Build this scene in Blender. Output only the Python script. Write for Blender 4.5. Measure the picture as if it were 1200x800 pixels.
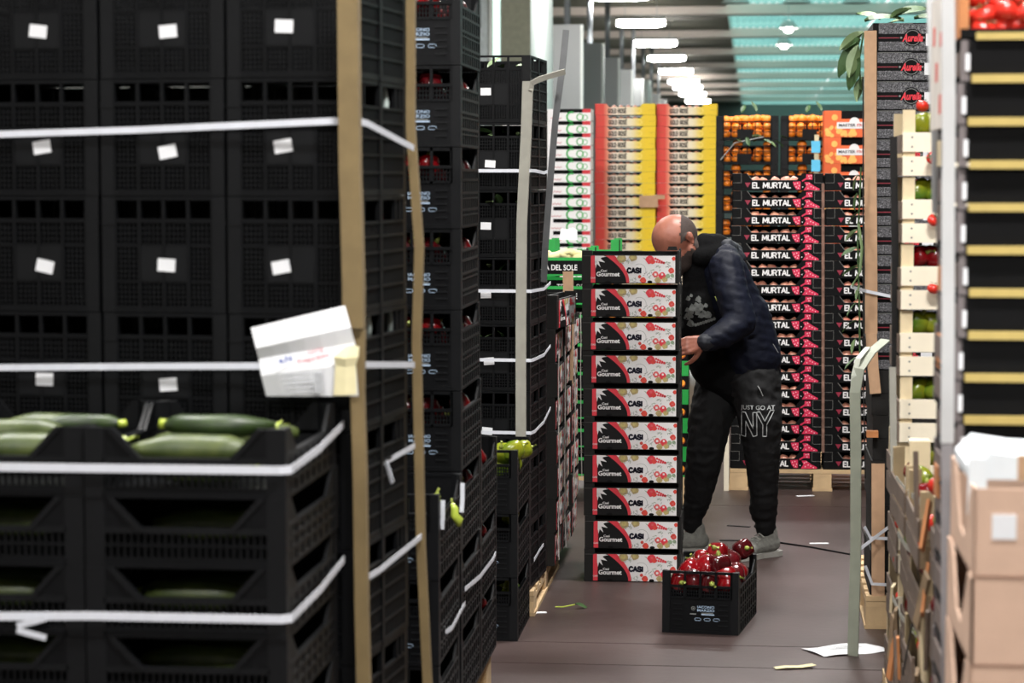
import bpy, bmesh, math, random
from mathutils import Vector, Matrix, Euler, noise
from mathutils.bvhtree import BVHTree
random.seed(7)
for o in list(bpy.data.objects): bpy.data.objects.remove(o)
SC = bpy.context.scene
COL = SC.collection
PI = math.pi

# ------------------------------------------------------------------ camera
FPX, HC = 2800.0, 1.75                      # focal length in pixels of the 1200x800 frame, eye height
PITCH, YAW = math.atan(192/FPX), math.atan(.10107*math.cos(math.atan(192/FPX)))
cd = bpy.data.cameras.new('camera'); cam = bpy.data.objects.new('camera', cd); COL.objects.link(cam)
cd.sensor_width = 36; cd.lens = 36*FPX/1200
cd.clip_start = .1; cd.clip_end = 400
cam.location = (0, 0, HC); cam.rotation_euler = (PI/2-PITCH, 0, YAW)
cd.dof.use_dof = True; cd.dof.focus_distance = 10.6; cd.dof.aperture_fstop = 4.6
SC.camera = cam
# ------------------------------------------------------------------ world, exposure
w = bpy.data.worlds.new('world'); SC.world = w; w.use_nodes = True
w.node_tree.nodes['Background'].inputs[0].default_value = (.93, 1.0, .99, 1)
w.node_tree.nodes['Background'].inputs[1].default_value = 1.75
SC.view_settings.view_transform = 'Standard'; SC.view_settings.look = 'None'
SC.view_settings.exposure = -0.1; SC.view_settings.gamma = 1; SC.view_settings.use_curve_mapping = False
LAMP_W = 190.0                               # watts of one hall luminaire

R3 = Euler(cam.rotation_euler).to_matrix()
def ray(px, py): return R3 @ Vector(((px-600)/FPX, (400-py)/FPX, -1))
def at(px, py, Y):
    d = ray(px, py); return Vector((0, 0, HC)) + d*(Y/d.y)
def xw(px, Y, py=400): return at(px, py, Y).x
def zw(py, Y, px=800): return at(px, py, Y).z

# ------------------------------------------------------------------ materials
def lin(c):
    f = lambda v: v/12.92 if v <= .04045 else ((v+.055)/1.055)**2.4
    return tuple(f(v/255) for v in c)
MATS = {}
def mat(name, c, rough=.6, var=.12, scale=14, metal=0, bump=0, bscale=80, spec=.5, c2=None, emit=0, sss=0):
    """procedural material: colour with a noise-driven variation, optional fine bump"""
    if name in MATS: return MATS[name]
    m = bpy.data.materials.new(name); m.use_nodes = True; MATS[name] = m
    nt = m.node_tree; b = nt.nodes['Principled BSDF']
    a = lin(c); d = lin(c2) if c2 else tuple(v*(1-var) for v in a); e = a if c2 else tuple(min(1, v*(1+var)) for v in a)
    tc = nt.nodes.new('ShaderNodeTexCoord'); n = nt.nodes.new('ShaderNodeTexNoise'); n.inputs['Scale'].default_value = scale; n.inputs['Detail'].default_value = 4
    nt.links.new(tc.outputs['Object'], n.inputs['Vector'])
    r = nt.nodes.new('ShaderNodeValToRGB'); r.color_ramp.elements[0].position = .3; r.color_ramp.elements[1].position = .7
    r.color_ramp.elements[0].color = (*d, 1); r.color_ramp.elements[1].color = (*e, 1)
    nt.links.new(n.outputs[0], r.inputs[0]); nt.links.new(r.outputs[0], b.inputs['Base Color'])
    b.inputs['Roughness'].default_value = rough; b.inputs['Metallic'].default_value = metal
    b.inputs['Specular IOR Level'].default_value = spec
    if bump:
        n2 = nt.nodes.new('ShaderNodeTexNoise'); n2.inputs['Scale'].default_value = bscale; n2.inputs['Detail'].default_value = 3
        nt.links.new(tc.outputs['Object'], n2.inputs['Vector'])
        bp = nt.nodes.new('ShaderNodeBump'); bp.inputs['Strength'].default_value = bump; bp.inputs['Distance'].default_value = .01
        nt.links.new(n2.outputs[0], bp.inputs['Height']); nt.links.new(bp.outputs[0], b.inputs['Normal'])
    if emit:
        b.inputs['Emission Color'].default_value = (*lin(c), 1); b.inputs['Emission Strength'].default_value = emit
    return m
def ramp_mat(name, stops, rough=.5, axis=0, lo=-.26, hi=.26):
    """printed board whose colour runs along the object's own x axis"""
    m = bpy.data.materials.new(name); m.use_nodes = True; nt = m.node_tree; b = nt.nodes['Principled BSDF']
    tc = nt.nodes.new('ShaderNodeTexCoord'); sp = nt.nodes.new('ShaderNodeSeparateXYZ'); mr = nt.nodes.new('ShaderNodeMapRange')
    mr.inputs[1].default_value = lo; mr.inputs[2].default_value = hi
    r = nt.nodes.new('ShaderNodeValToRGB'); el = r.color_ramp.elements
    el[0].position = stops[0][0]; el[0].color = (*lin(stops[0][1]), 1); el[1].position = stops[-1][0]; el[1].color = (*lin(stops[-1][1]), 1)
    for p, c in stops[1:-1]:
        e = el.new(p); e.color = (*lin(c), 1)
    nt.links.new(tc.outputs['Object'], sp.inputs[0]); nt.links.new(sp.outputs[axis], mr.inputs[0]); nt.links.new(mr.outputs[0], r.inputs[0])
    nt.links.new(r.outputs[0], b.inputs['Base Color']); b.inputs['Roughness'].default_value = rough
    return m
M_black = mat('black_plastic', (10, 11, 13), .45, .25, 9, bump=.05, bscale=60, spec=.15)
M_black2 = mat('charcoal_plastic', (14, 15, 17), .45, .2, 9, bump=.05, spec=.2)
M_card = mat('black_card', (30, 29, 28), .65, .12, 20, spec=.2)
M_cardd = mat('deep_black_card', (10, 10, 11), .6, .12, 20, spec=.12)
M_paper = mat('white_paper', (228, 229, 232), .7, .03, 10)
M_white = mat('white_print', (226, 224, 224), .55, .02, 10)
M_kraft = mat('kraft_board', (186, 150, 118), .8, .08, 25, bump=.05)
M_kraftd = mat('edge_board', (118, 100, 66), .75, .1, 18)
M_greyboard = mat('grey_edge_board', (150, 148, 138), .7, .08, 18)
M_greenboard = mat('grey_green_strip', (132, 136, 122), .6, .08, 12)
M_carton = mat('brown_carton', (205, 172, 150), .8, .05, 12, bump=.04)
M_strap = mat('white_strap', (215, 218, 226), .35, .04, 30)
M_wood = mat('pale_wood', (214, 196, 160), .75, .12, 7, bump=.08)
M_woodw = mat('white_wood', (232, 222, 200), .75, .05, 9, bump=.05)
M_woodd = mat('grey_wood', (98, 82, 70), .8, .25, 9, bump=.08)
M_woodo = mat('orange_wood', (186, 122, 74), .75, .15, 9)
M_pallet = mat('pallet_wood', (186, 158, 120), .85, .2, 8, bump=.1)
M_red = mat('red_print', (214, 52, 66), .5, .04, 10)
M_blackp = mat('black_print', (20, 19, 20), .55, .05, 10, spec=.2)
M_navyp = mat('navy_print', (16, 16, 34), .55, .05, 10, spec=.2)
M_tomp = mat('tomato_print', (208, 66, 52), .55, .15, 60)
M_pinkp = mat('pink_print', (214, 92, 92), .55, .15, 60)
M_olivep = mat('olive_print', (170, 152, 104), .55, .2, 80)
M_yellp = mat('yellow_print', (184, 168, 104), .55, .2, 80)
M_greenp = mat('green_print', (136, 160, 128), .55, .2, 80)
M_greyp = mat('grey_print', (120, 122, 120), .55, .1, 10)
M_ltblue = mat('pale_blue_print', (168, 190, 214), .5, .1, 10)
M_magenta = mat('magenta_print', (196, 32, 72), .5, .12, 60)
M_pepper = mat('red_pepper', (104, 7, 13), .16, .35, 8)
M_pepperd = mat('dark_red_pepper', (66, 9, 14), .14, .35, 8)
M_stem = mat('pepper_stem', (150, 160, 74), .5, .2, 20)
M_gpepper = mat('green_pepper', (62, 100, 26), .25, .25, 9, c2=(136, 134, 24))
M_chili = mat('pale_chili', (170, 186, 70), .3, .15, 12)
M_zuc = mat('zucchini_skin', (44, 62, 18), .45, .2, 26, c2=(20, 36, 9))
M_zucp = mat('pale_zucchini_skin', (80, 90, 44), .45, .2, 26, c2=(46, 60, 24))
M_tomato = mat('tomato_skin', (196, 44, 32), .25, .15, 5)
M_orange = mat('orange_peel', (236, 132, 34), .45, .1, 6, bump=.15, bscale=300)
M_leaf = mat('leaf_green', (58, 84, 46), .5, .25, 12)
M_leafp = mat('pale_leaf', (112, 134, 92), .5, .2, 12)
M_pome = mat('pomegranate_skin', (196, 104, 92), .4, .35, 14, c2=(214, 160, 130))
M_greenbox = mat('green_box_board', (30, 148, 62), .5, .08, 12)
M_obox = mat('orange_box_board', (226, 98, 44), .55, .06, 12)
M_skyb = mat('sky_blue_card', (92, 188, 226), .6, .05, 12)
M_corn = mat('pale_corn', (222, 212, 160), .5, .12, 14)
M_foam = mat('white_foam', (226, 232, 236), .6, .03, 12)
M_metal = mat('galvanised', (150, 154, 158), .4, .1, 9, metal=.6)

# ------------------------------------------------------------------ mesh builder
class MB:
    def __init__(s): s.v = []; s.f = []; s.m = []; s.mats = []; s.smooth = False
    def mi(s, m):
        if m not in s.mats: s.mats.append(m)
        return s.mats.index(m)
    def poly(s, pts, m):
        b = len(s.v); s.v += [tuple(p) for p in pts]; s.f.append(tuple(range(b, b+len(pts)))); s.m.append(s.mi(m))
    def box(s, x0, x1, y0, y1, z0, z1, m):
        b = len(s.v); s.v += [(x0,y0,z0),(x1,y0,z0),(x1,y1,z0),(x0,y1,z0),(x0,y0,z1),(x1,y0,z1),(x1,y1,z1),(x0,y1,z1)]
        s.f += [tuple(b+i for i in q) for q in ((0,3,2,1),(4,5,6,7),(0,1,5,4),(1,2,6,5),(2,3,7,6),(3,0,4,7))]; s.m += [s.mi(m)]*6
        return s
    def prism(s, pts, y0, y1, m, axis='y'):
        """outline pts (x,z) extruded from y0 to y1 (axis y), or (y,z) from x0 to x1 (axis x), or (x,y) along z"""
        n = len(pts); b = len(s.v)
        mk = {'y': lambda p, t: (p[0], t, p[1]), 'x': lambda p, t: (t, p[0], p[1]), 'z': lambda p, t: (p[0], p[1], t)}[axis]
        s.v += [mk(p, y0) for p in pts] + [mk(p, y1) for p in pts]
        s.f.append(tuple(range(b, b+n))); s.f.append(tuple(range(b+2*n-1, b+n-1, -1)))
        for i in range(n):
            j = (i+1) % n; s.f.append((b+j, b+i, b+n+i, b+n+j))
        s.m += [s.mi(m)]*(n+2); return s
    def grid(s, x0, x1, z0, z1, y0, y1, nx, nz, bw, m):
        for i in range(nx+1):
            x = x0+(x1-x0)*i/nx; s.box(x-bw/2, x+bw/2, y0, y1, z0, z1, m)
        for k in range(nz+1):
            z = z0+(z1-z0)*k/nz; s.box(x0, x1, y0+.001, y1-.001, z-bw/2, z+bw/2, m)
        return s
    def tube(s, pts, r, m, n=8, cap=True, rs=None):
        pts = [Vector(p) for p in pts]; b = len(s.v); k = len(pts); up0 = Vector((0, .13, 1))
        for i, p in enumerate(pts):
            t = (pts[min(i+1, k-1)]-pts[max(i-1, 0)]).normalized()
            u = t.cross(up0 if abs(t.z) < .95 else Vector((1, 0, 0))).normalized(); q = u.cross(t)
            rr = rs[i] if rs else r
            for j in range(n):
                a = 2*PI*j/n; s.v.append(tuple(p+u*(math.cos(a)*rr)+q*(math.sin(a)*rr)))
        for i in range(k-1):
            for j in range(n):
                j2 = (j+1) % n; s.f.append((b+i*n+j, b+i*n+j2, b+(i+1)*n+j2, b+(i+1)*n+j)); s.m.append(s.mi(m))
        if cap:
            s.f.append(tuple(range(b+n-1, b-1, -1))); s.f.append(tuple(range(b+(k-1)*n, b+k*n))); s.m += [s.mi(m)]*2
        return s
    def ribbon(s, pts, w, m, th=.0015, up=(0, 0, 1), wd=None):
        """flat band: width along up (or wd), thickness across"""
        pts = [Vector(p) for p in pts]; up = Vector(up).normalized(); b = len(s.v); k = len(pts)
        for i, p in enumerate(pts):
            t = (pts[min(i+1, k-1)]-pts[max(i-1, 0)]).normalized(); u = (up - t*up.dot(t)).normalized(); nrm = t.cross(u)
            for a, c in ((-1, -1), (1, -1), (1, 1), (-1, 1)): s.v.append(tuple(p+u*(a*w/2)+nrm*(c*th/2)))
        for i in range(k-1):
            for j in range(4):
                j2 = (j+1) % 4; s.f.append((b+i*4+j, b+i*4+j2, b+i*4+4+j2, b+i*4+4+j)); s.m.append(s.mi(m))
        s.f += [(b+3, b+2, b+1, b), (b+4*k-4, b+4*k-3, b+4*k-2, b+4*k-1)]; s.m += [s.mi(m)]*2
        return s
    def disc(s, x, z, r, y, m, n=10, rz=None, wob=0):
        pts = []
        for i in range(n):
            a = -2*PI*i/n; q = 1+wob*math.sin(i*2.7)
            pts.append((x+r*q*math.cos(a), y, z+(rz or r)*q*math.sin(a)))
        s.poly(pts[::-1], m); return s
    def ring(s, x, z, r0, r1, y, m, a0=0, a1=2*PI, n=20):
        for i in range(n):
            t0 = a0+(a1-a0)*i/n; t1 = a0+(a1-a0)*(i+1)/n
            s.poly([(x+r*math.cos(t), y, z+r*math.sin(t)) for r, t in ((r0,t0),(r1,t0),(r1,t1),(r0,t1))], m)
        return s
    def surf(s, fn, nu, nv, m, closev=True):
        b = len(s.v)
        for i in range(nu+1):
            for j in range(nv): s.v.append(tuple(fn(i/nu, j/nv)))
        for i in range(nu):
            for j in range(nv):
                j2 = (j+1) % nv
                if not closev and j2 == 0: continue
                s.f.append((b+i*nv+j, b+i*nv+j2, b+(i+1)*nv+j2, b+(i+1)*nv+j)); s.m.append(s.mi(m))
        return s
    def mesh(s, name, smooth=None):
        me = bpy.data.meshes.new(name); me.from_pydata(s.v, [], s.f)
        for m in s.mats: me.materials.append(m)
        me.polygons.foreach_set('material_index', s.m)
        if smooth if smooth is not None else s.smooth: me.polygons.foreach_set('use_smooth', [True]*len(s.f))
        me.update(); return me
def mesh_obj(name, me, parent=None, loc=(0,0,0), rot=(0,0,0), scale=None):
    o = bpy.data.objects.new(name, me); COL.objects.link(o); o.parent = parent; o.location = loc; o.rotation_euler = rot
    if scale: o.scale = scale if hasattr(scale, '__len__') else (scale,)*3
    return o
def tag(o, label=None, cat=None, group=None, kind=None):
    if label: o['label'] = label
    if cat: o['category'] = cat
    if group: o['group'] = group
    if kind: o['kind'] = kind
    return o
def thing(name, label, cat, loc=(0,0,0), rotz=0, group=None, rot=None):
    o = bpy.data.objects.new(name, None); COL.objects.link(o); o.empty_display_size = .05
    o.location = loc; o.rotation_euler = rot or (0, 0, rotz); return tag(o, label, cat, group)
def place(asm, name, label, cat, loc, rotz=0, group=None, rot=None):
    """asm: list of (part name, mesh, offset, rotation, [sub-parts])"""
    t = thing(name, label, cat, loc, rotz, group, rot)
    for p in asm:
        o = mesh_obj(p[0], p[1], t, p[2] if len(p) > 2 else (0,0,0), p[3] if len(p) > 3 else (0,0,0))
        for q in (p[4] if len(p) > 4 else ()): mesh_obj(q[0], q[1], o, q[2] if len(q) > 2 else (0,0,0))
    return t
def one(name, mb, label, cat, loc=(0,0,0), rot=(0,0,0), group=None, smooth=None):
    return tag(mesh_obj(name, mb.mesh(name, smooth), None, loc, rot), label, cat, group)
TXT = {}
def text_mesh(body, width, m, height=None, bold=0, shear=0, outline=0, y=0):
    """lettering as a flat mesh in the xz plane, facing -y, centred on the origin"""
    key = (body, width, m.name, height, bold, shear, outline, y)
    if key in TXT: return TXT[key]
    c = bpy.data.curves.new('lettering', 'FONT'); c.body = body; c.size = 1; c.offset = bold; c.shear = shear; c.resolution_u = 3; c.align_x = 'CENTER'
    if outline: c.fill_mode = 'NONE'; c.bevel_depth = outline; c.bevel_resolution = 0
    o = bpy.data.objects.new('lettering', c); COL.objects.link(o)
    dg = bpy.context.evaluated_depsgraph_get(); me = bpy.data.meshes.new_from_object(o.evaluated_get(dg)); bpy.data.objects.remove(o)
    xs = [v.co.x for v in me.vertices]; ys = [v.co.y for v in me.vertices]
    k = width/(max(xs)-min(xs)); kz = height/(max(ys)-min(ys)) if height else k; cx = (max(xs)+min(xs))/2; cy = (max(ys)+min(ys))/2
    for v in me.vertices: v.co = ((v.co.x-cx)*k, y+v.co.z*k, (v.co.y-cy)*kz)
    me.materials.clear(); me.materials.append(m); me.name = 'lettering'; TXT[key] = me; return me
STROKES = {'E': [[(1,0),(0,0),(0,1),(1,1)],[(0,.5),(.85,.5)]], 'L': [[(0,1),(0,0),(1,0)]], 'M': [[(0,0),(.08,1),(.5,.22),(.92,1),(1,0)]], 'U': [[(0,1),(0,.3),(.2,.04),(.5,0),(.8,.04),(1,.3),(1,1)]],
 'R': [[(0,0),(0,1),(.65,1),(.95,.85),(.95,.62),(.65,.46),(0,.46)],[(.5,.46),(1,0)]], 'T': [[(0,1),(1,1)],[(.5,1),(.5,0)]], 'A': [[(0,0),(.5,1),(1,0)],[(.2,.3),(.8,.3)]],
 'G': [[(.95,.8),(.7,1),(.3,1),(0,.75),(0,.25),(.3,0),(.7,0),(1,.2),(1,.45),(.55,.45)]], 'O': [[(.3,0),(0,.25),(0,.75),(.3,1),(.7,1),(1,.75),(1,.25),(.7,0),(.3,0)]], 'D': [[(0,0),(0,1),(.6,1),(1,.7),(1,.3),(.6,0),(0,0)]],
 'S': [[(.95,.82),(.65,1),(.3,1),(.05,.8),(.1,.6),(.9,.4),(.95,.2),(.7,0),(.3,0),(.02,.18)]], '\u00c9': [[(1,0),(0,0),(0,1),(1,1)],[(0,.5),(.85,.5)],[(.4,1.15),(.75,1.35)]], 'C': [[(.97,.8),(.7,1),(.35,1),(0,.7),(0,.3),(.35,0),(.7,0),(.97,.2)]], 'I': [[(.5,0),(.5,1)]]}
WID = {'M': 1.3, 'I': .35, 'E': .8, 'L': .72, ' ': .55, '\u00c9': .8, 'O': 1.05, 'A': 1.1}
def stroke_text(body, width, height, thick, m, gap=.32):
    """heavy printed capitals drawn with broad strokes, flat in the xz plane, centred"""
    key = (body, width, height, thick, m.name)
    if key in TXT: return TXT[key]
    tot = sum(WID.get(c, 1) for c in body)+gap*(len(body)-1); k = (width-thick)/tot; x = -width/2+thick/2; mb = MB(); hh_ = height-thick
    for c in body:
        wv = WID.get(c, 1)*k
        for st in STROKES.get(c, []):
            P = [Vector((x+a*wv, (b-.5)*hh_)) for a, b in st]
            for p, q in zip(P, P[1:]):
                d = (q-p).normalized()*(thick/2); n = Vector((-d.y, d.x)); a_, b_ = p-d*.6, q+d*.6
                mb.poly([(v.x, 0, v.y) for v in (a_-n, b_-n, b_+n, a_+n)], m)
        x += wv+gap*k
    TXT[key] = mb.mesh('lettering'); return TXT[key]
ORD = ['topmost', 'second from the top', 'third from the top', 'fourth from the top', 'fifth from the top', 'sixth from the top', 'seventh from the top', 'eighth from the top', 'ninth from the top', 'tenth from the top',
       'eleventh from the top', 'twelfth from the top', 'thirteenth from the top', 'fourteenth from the top', 'fifteenth from the top', 'sixteenth from the top', 'seventeenth from the top', 'eighteenth from the top',
       'nineteenth from the top', 'twentieth from the top'] + ['number %d from the top' % i for i in range(21, 40)]
def jit(a): return random.uniform(-a, a)

# ------------------------------------------------------------------ the hall
def struct(name, mb, label=None, cat=None): return tag(mesh_obj(name, mb.mesh(name)), label, cat, None, 'structure')
M_floor = mat('worn_concrete', (70, 58, 56), .42, .2, 1.5, bump=.06, bscale=30, c2=(44, 31, 28), spec=.36)
M_seam = mat('floor_joint', (54, 46, 44), .8, .1, 6)
M_wall = mat('hall_wall', (150, 150, 146), .8, .05, .3)
M_colm = mat('column_paint', (150, 152, 152), .7, .05, .6)
M_colw = mat('white_partition', (222, 226, 222), .6, .03, .6)
M_ceil = mat('grey_ceiling', (126, 126, 112), .8, .08, .2)
M_ceiln = mat('pale_ceiling', (206, 204, 198), .8, .04, .2)
M_beam = mat('concrete_beam', (238, 226, 216), .6, .05, .2, spec=.6)
floor = struct('floor', MB().box(-9, 12, -9, 150, -.2, -.012, M_seam))
ys = [-9, -3, 2.5, 8.5, 8.9, 12.75, 16.5, 22, 30, 40, 60, 90, 150]
for i in range(len(ys)-1):
    for x0, x1 in ((-9, -4), (-4, .55 if i == 4 else 1.6), (.55 if i == 4 else 1.6, 6), (6, 12)):
        mesh_obj('floor_slab', MB().box(x0+.004, x1-.004, ys[i]+.004, ys[i+1]-.004, -.1, 0, M_floor).mesh('floor_slab'), floor)
struct('wall_left', MB().box(-6.3, -6, -9, 150, -.2, 6.6, M_wall))
struct('wall_right', MB().box(11.7, 12, -9, 150, -.2, 6.6, M_wall))
struct('wall_back', MB().box(-9, 12, -9.3, -9, -.2, 6.6, M_wall))
struct('wall_far', MB().box(-9, 12, 149, 149.4, -.2, 6.6, M_wall))
struct('ceiling', MB().box(-9, 12, -9, 24, 6.2, 6.4, M_ceiln).box(-9, -.75, 24, 150, 6.2, 6.4, M_ceil))
# translucent teal roof sheets lit by daylight from above
mt = bpy.data.materials.new('teal_translucent_roof'); mt.use_nodes = True; nt = mt.node_tree; nt.nodes.clear()
out = nt.nodes.new('ShaderNodeOutputMaterial'); tr = nt.nodes.new('ShaderNodeBsdfTranslucent'); df = nt.nodes.new('ShaderNodeBsdfDiffuse'); mx = nt.nodes.new('ShaderNodeMixShader')
nz = nt.nodes.new('ShaderNodeTexNoise'); nz.inputs['Scale'].default_value = .35; tcn = nt.nodes.new('ShaderNodeTexCoord'); rp = nt.nodes.new('ShaderNodeValToRGB')
nt.links.new(tcn.outputs['Object'], nz.inputs['Vector']); nt.links.new(nz.outputs[0], rp.inputs[0])
rp.color_ramp.elements[0].position = .35; rp.color_ramp.elements[0].color = (.22, .5, .47, 1); rp.color_ramp.elements[1].position = .7; rp.color_ramp.elements[1].color = (.34, .66, .6, 1)
nt.links.new(rp.outputs[0], tr.inputs[0]); nt.links.new(rp.outputs[0], df.inputs[0]); mx.inputs[0].default_value = .25
nt.links.new(tr.outputs[0], mx.inputs[1]); nt.links.new(df.outputs[0], mx.inputs[2]); nt.links.new(mx.outputs[0], out.inputs[0])
roof = tag(bpy.data.objects.new('ceiling_skylight', None), 'teal translucent roof sheets over the far hall', 'roof', None, 'structure'); COL.objects.link(roof)
def sheet(x0, x1, y0, y1):
    mb = MB(); n = int((x1-x0)/.1)
    for i in range(n+1):
        x = x0+(x1-x0)*i/n; z = 6.27+(.02 if i % 2 else -.02); mb.v += [(x, y0, z), (x, y1, z)]
    mb.f = [(2*i, 2*i+1, 2*i+3, 2*i+2) for i in range(n)]; mb.m = [0]*n; mb.mats = [mt]; return mb.mesh('roof_sheet')
beamY = [63.3-10.2*3+10.2*i for i in range(11)]
for i, Y in enumerate(beamY[:-1]):
    for x0, x1 in ((-.75, 3.4), (3.4, 7.6), (7.6, 12)):
        mesh_obj('roof_sheet', sheet(x0+.02, x1-.02, Y+.4, Y+9.8), roof)
mesh_obj('roof_sheet', sheet(-.75, 12, 24, beamY[0]-.4), roof)
mesh_obj('roof_sheet', sheet(-.75, 12, min(148, beamY[-1]+.4), 149), roof)
bm_me = MB().box(-6, 11.7, -.4, .4, 0, .27, M_beam).mesh('roof_beam')
for i, Y in enumerate(beamY):
    tag(mesh_obj('roof_beam', bm_me, None, (0, Y, 6.0)), 'pale concrete roof beam spanning the hall', 'beam', 'roof beams', 'structure')
# columns along the left
XC = -3.2
for i in range(8):
    Y = 44.8+6.2*i
    t = tag(thing('column', 'pale grey hall column in the row behind the white partition', 'column', (XC, Y, 0), 0, 'hall columns'), kind='structure')
    mesh_obj('shaft', MB().box(-.55, 0, 0, .5, 0, 4.6, M_colm).mesh('shaft'), t)
    mesh_obj('edge_strip', MB().box(-.03, .02, -.03, .02, 0, 4.6, M_colw).mesh('edge_strip'), t)
    mesh_obj('hanger_pipe', MB().tube([(-.3, .25, 4.6), (-.3, .25, 6.2)], .06, M_metal).mesh('hanger_pipe', True), t)
struct('trim_1', MB().box(XC-.42, XC, 34.4, 38.2, 0, 6.2, M_colw).box(XC-.42, XC-.0, 34.36, 34.4, 0, 6.2, mat('olive_shaded_face', (120, 120, 104), .8)), 'white partition block with an end coloured olive for shade', 'partition')  # end face coloured darker than the lit white side, shade put into colour
M_lit = mat('lit_window', (214, 246, 234), .4, .02, 5, emit=1.3)
t = tag(thing('window_1', 'tall lit glazed strip behind the black crate stacks', 'window', (XC-.5, 35.2, 0)), kind='structure')
mesh_obj('pane', MB().box(-.13, -.02, 0, .05, 3.0, 5.6, M_lit).mesh('pane'), t)
mesh_obj('window_frame', MB().box(-.18, -.13, -.03, .05, 2.8, 5.8, M_colw).box(-.02, .03, -.03, .05, 2.8, 5.8, M_colw).mesh('frame'), t)
t = tag(thing('door_1', 'pale roller door panel beyond the black crates', 'door', (XC-.7, 35.2, 0)), kind='structure')
mesh_obj('door_leaf', MB().box(-1.2, -.02, .02, .08, 0, 5.6, mat('pale_panel', (186, 194, 196), .6)).mesh('door_leaf'), t)
mesh_obj('window_light', MB().box(-.3, -.1, -.01, .02, 3.95, 5.2, mat('grey_glazing', (140, 148, 150), .3)).mesh('window_light'), t)
mesh_obj('white_pipe', MB().tube([(0, 0, 0), (0, 0, 1)], .11, M_colw, 10).mesh('white_pipe', True), None, (xw(757, 68), 68, 3.1))
tag(bpy.data.objects['white_pipe'], 'short white pipe standing above the rose boxes', 'pipe', None, 'structure'); bpy.data.objects['white_pipe'].scale = (1, 1, 1.4)
# hall luminaires, row over the left of the hall; nearer ones are behind the top edge of the frame
M_tube = mat('lit_tube', (255, 250, 244), .4, .0, 5, emit=80)
M_house = mat('lamp_housing', (200, 200, 196), .5)
longh = MB().tube([(0, 0, .16), (0, 0, .85)], .012, M_house, 6).mesh('hanger')
tubem = MB().tube([(-.6, 0, 0), (-.45, 0, 0), (.45, 0, 0), (.6, 0, 0)], .09, M_tube, 10, rs=[.06, .09, .09, .06]).mesh('tube', True)
housem = MB().box(-.62, .62, -.13, .13, .08, .16, M_house).mesh('housing')
hangm = MB().tube([(0, 0, .16), (0, 0, .6)], .01, M_house, 6).mesh('hanger')
wordn = ['first', 'second', 'third', 'fourth', 'fifth', 'sixth', 'seventh', 'eighth', 'ninth', 'tenth', 'eleventh', 'twelfth', 'thirteenth']
def luminaire(x, Y, label, light, z=5.6, group='fluorescent hall lamps'):
    t = place([('lit_tube', tubem), ('housing', housem), ('hanger', hangm, (-.4, 0, 0)), ('hanger', hangm, (.4, 0, 0))], 'hall_lamp', label, 'lamp', (x, Y, z), 0, group)
    if light:
        l = bpy.data.lights.new('lamp_light', 'AREA'); l.shape = 'RECTANGLE'; l.size = 1.3; l.size_y = .4; l.energy = light; l.color = (1, .985, .965)
        o = bpy.data.objects.new('lamp_light', l); COL.objects.link(o); o.location = (0, 0, -.12); o.parent = t
lampY = [51.2, 60.2, 69.2, 78, 87.5, 97, 103, 111.5, 122]
for i, Y in enumerate(lampY):
    luminaire(-2.83, Y, 'lit tube lamp hung over the hall, %s counted from the nearest in view' % wordn[i], LAMP_W*1.0 if i < 4 else 0)
for Y in (42, 36, 30, 24, 15, 6, -3):  # the lamp level with the white partition is added to brighten it
    luminaire(-2.83, Y, 'lit tube lamp of the continued left row and its added fill, above the frame', LAMP_W*(1.5 if Y in (6, -3, 36) else .9))
for Y in (24, 16, 10, 3.5, -3):  # unseen lamps added to light the near scene from above
    luminaire(.5 if Y < 20 else 3.0, Y, 'tube lamp added over the aisle as fill, above the frame', LAMP_W*(2.3 if Y < 11 else 1.2), 5.6, 'added aisle lamps')
for i, (px, py) in enumerate(((917, 55), (922, 36))):
    h = 3.75; Y = FPX*h/(208-py); x = (px-883)/FPX*Y
    t = place([('bulb', MB().surf(lambda u, v: (.11*math.sin(u*PI)*math.cos(v*2*PI), .11*math.sin(u*PI)*math.sin(v*2*PI), -.02+.09*math.cos(u*PI)), 6, 10, M_tube).mesh('bulb', True)),
               ('hood', MB().surf(lambda u, v: ((.05+.2*u)*math.cos(v*2*PI), (.05+.2*u)*math.sin(v*2*PI), .2-.2*u*u), 5, 14, M_house).mesh('hood', True)),
               ('hanger', longh)], 'pendant_lamp', ['round pendant lamp under the teal roof, lower of two lit', 'round pendant lamp under the teal roof, higher of two lit'][i], 'lamp', (x, Y, HC+h), 0, 'round pendant lamps')
for i, px in enumerate((862, 934, 1004)):
    Y = 56; p = at(px, 4, Y)
    place([('hood', MB().surf(lambda u, v: ((.08+.26*u)*math.cos(v*2*PI), (.08+.26*u)*math.sin(v*2*PI), .2-.2*u*u), 5, 16, M_house).mesh('hood', True)), ('hanger', hangm)], 'pendant_lamp',
          'unlit dome lamp under the nearest beam, %s of three' % ['leftmost', 'middle', 'rightmost'][i], 'lamp', p, 0, 'unlit dome lamps')
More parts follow.
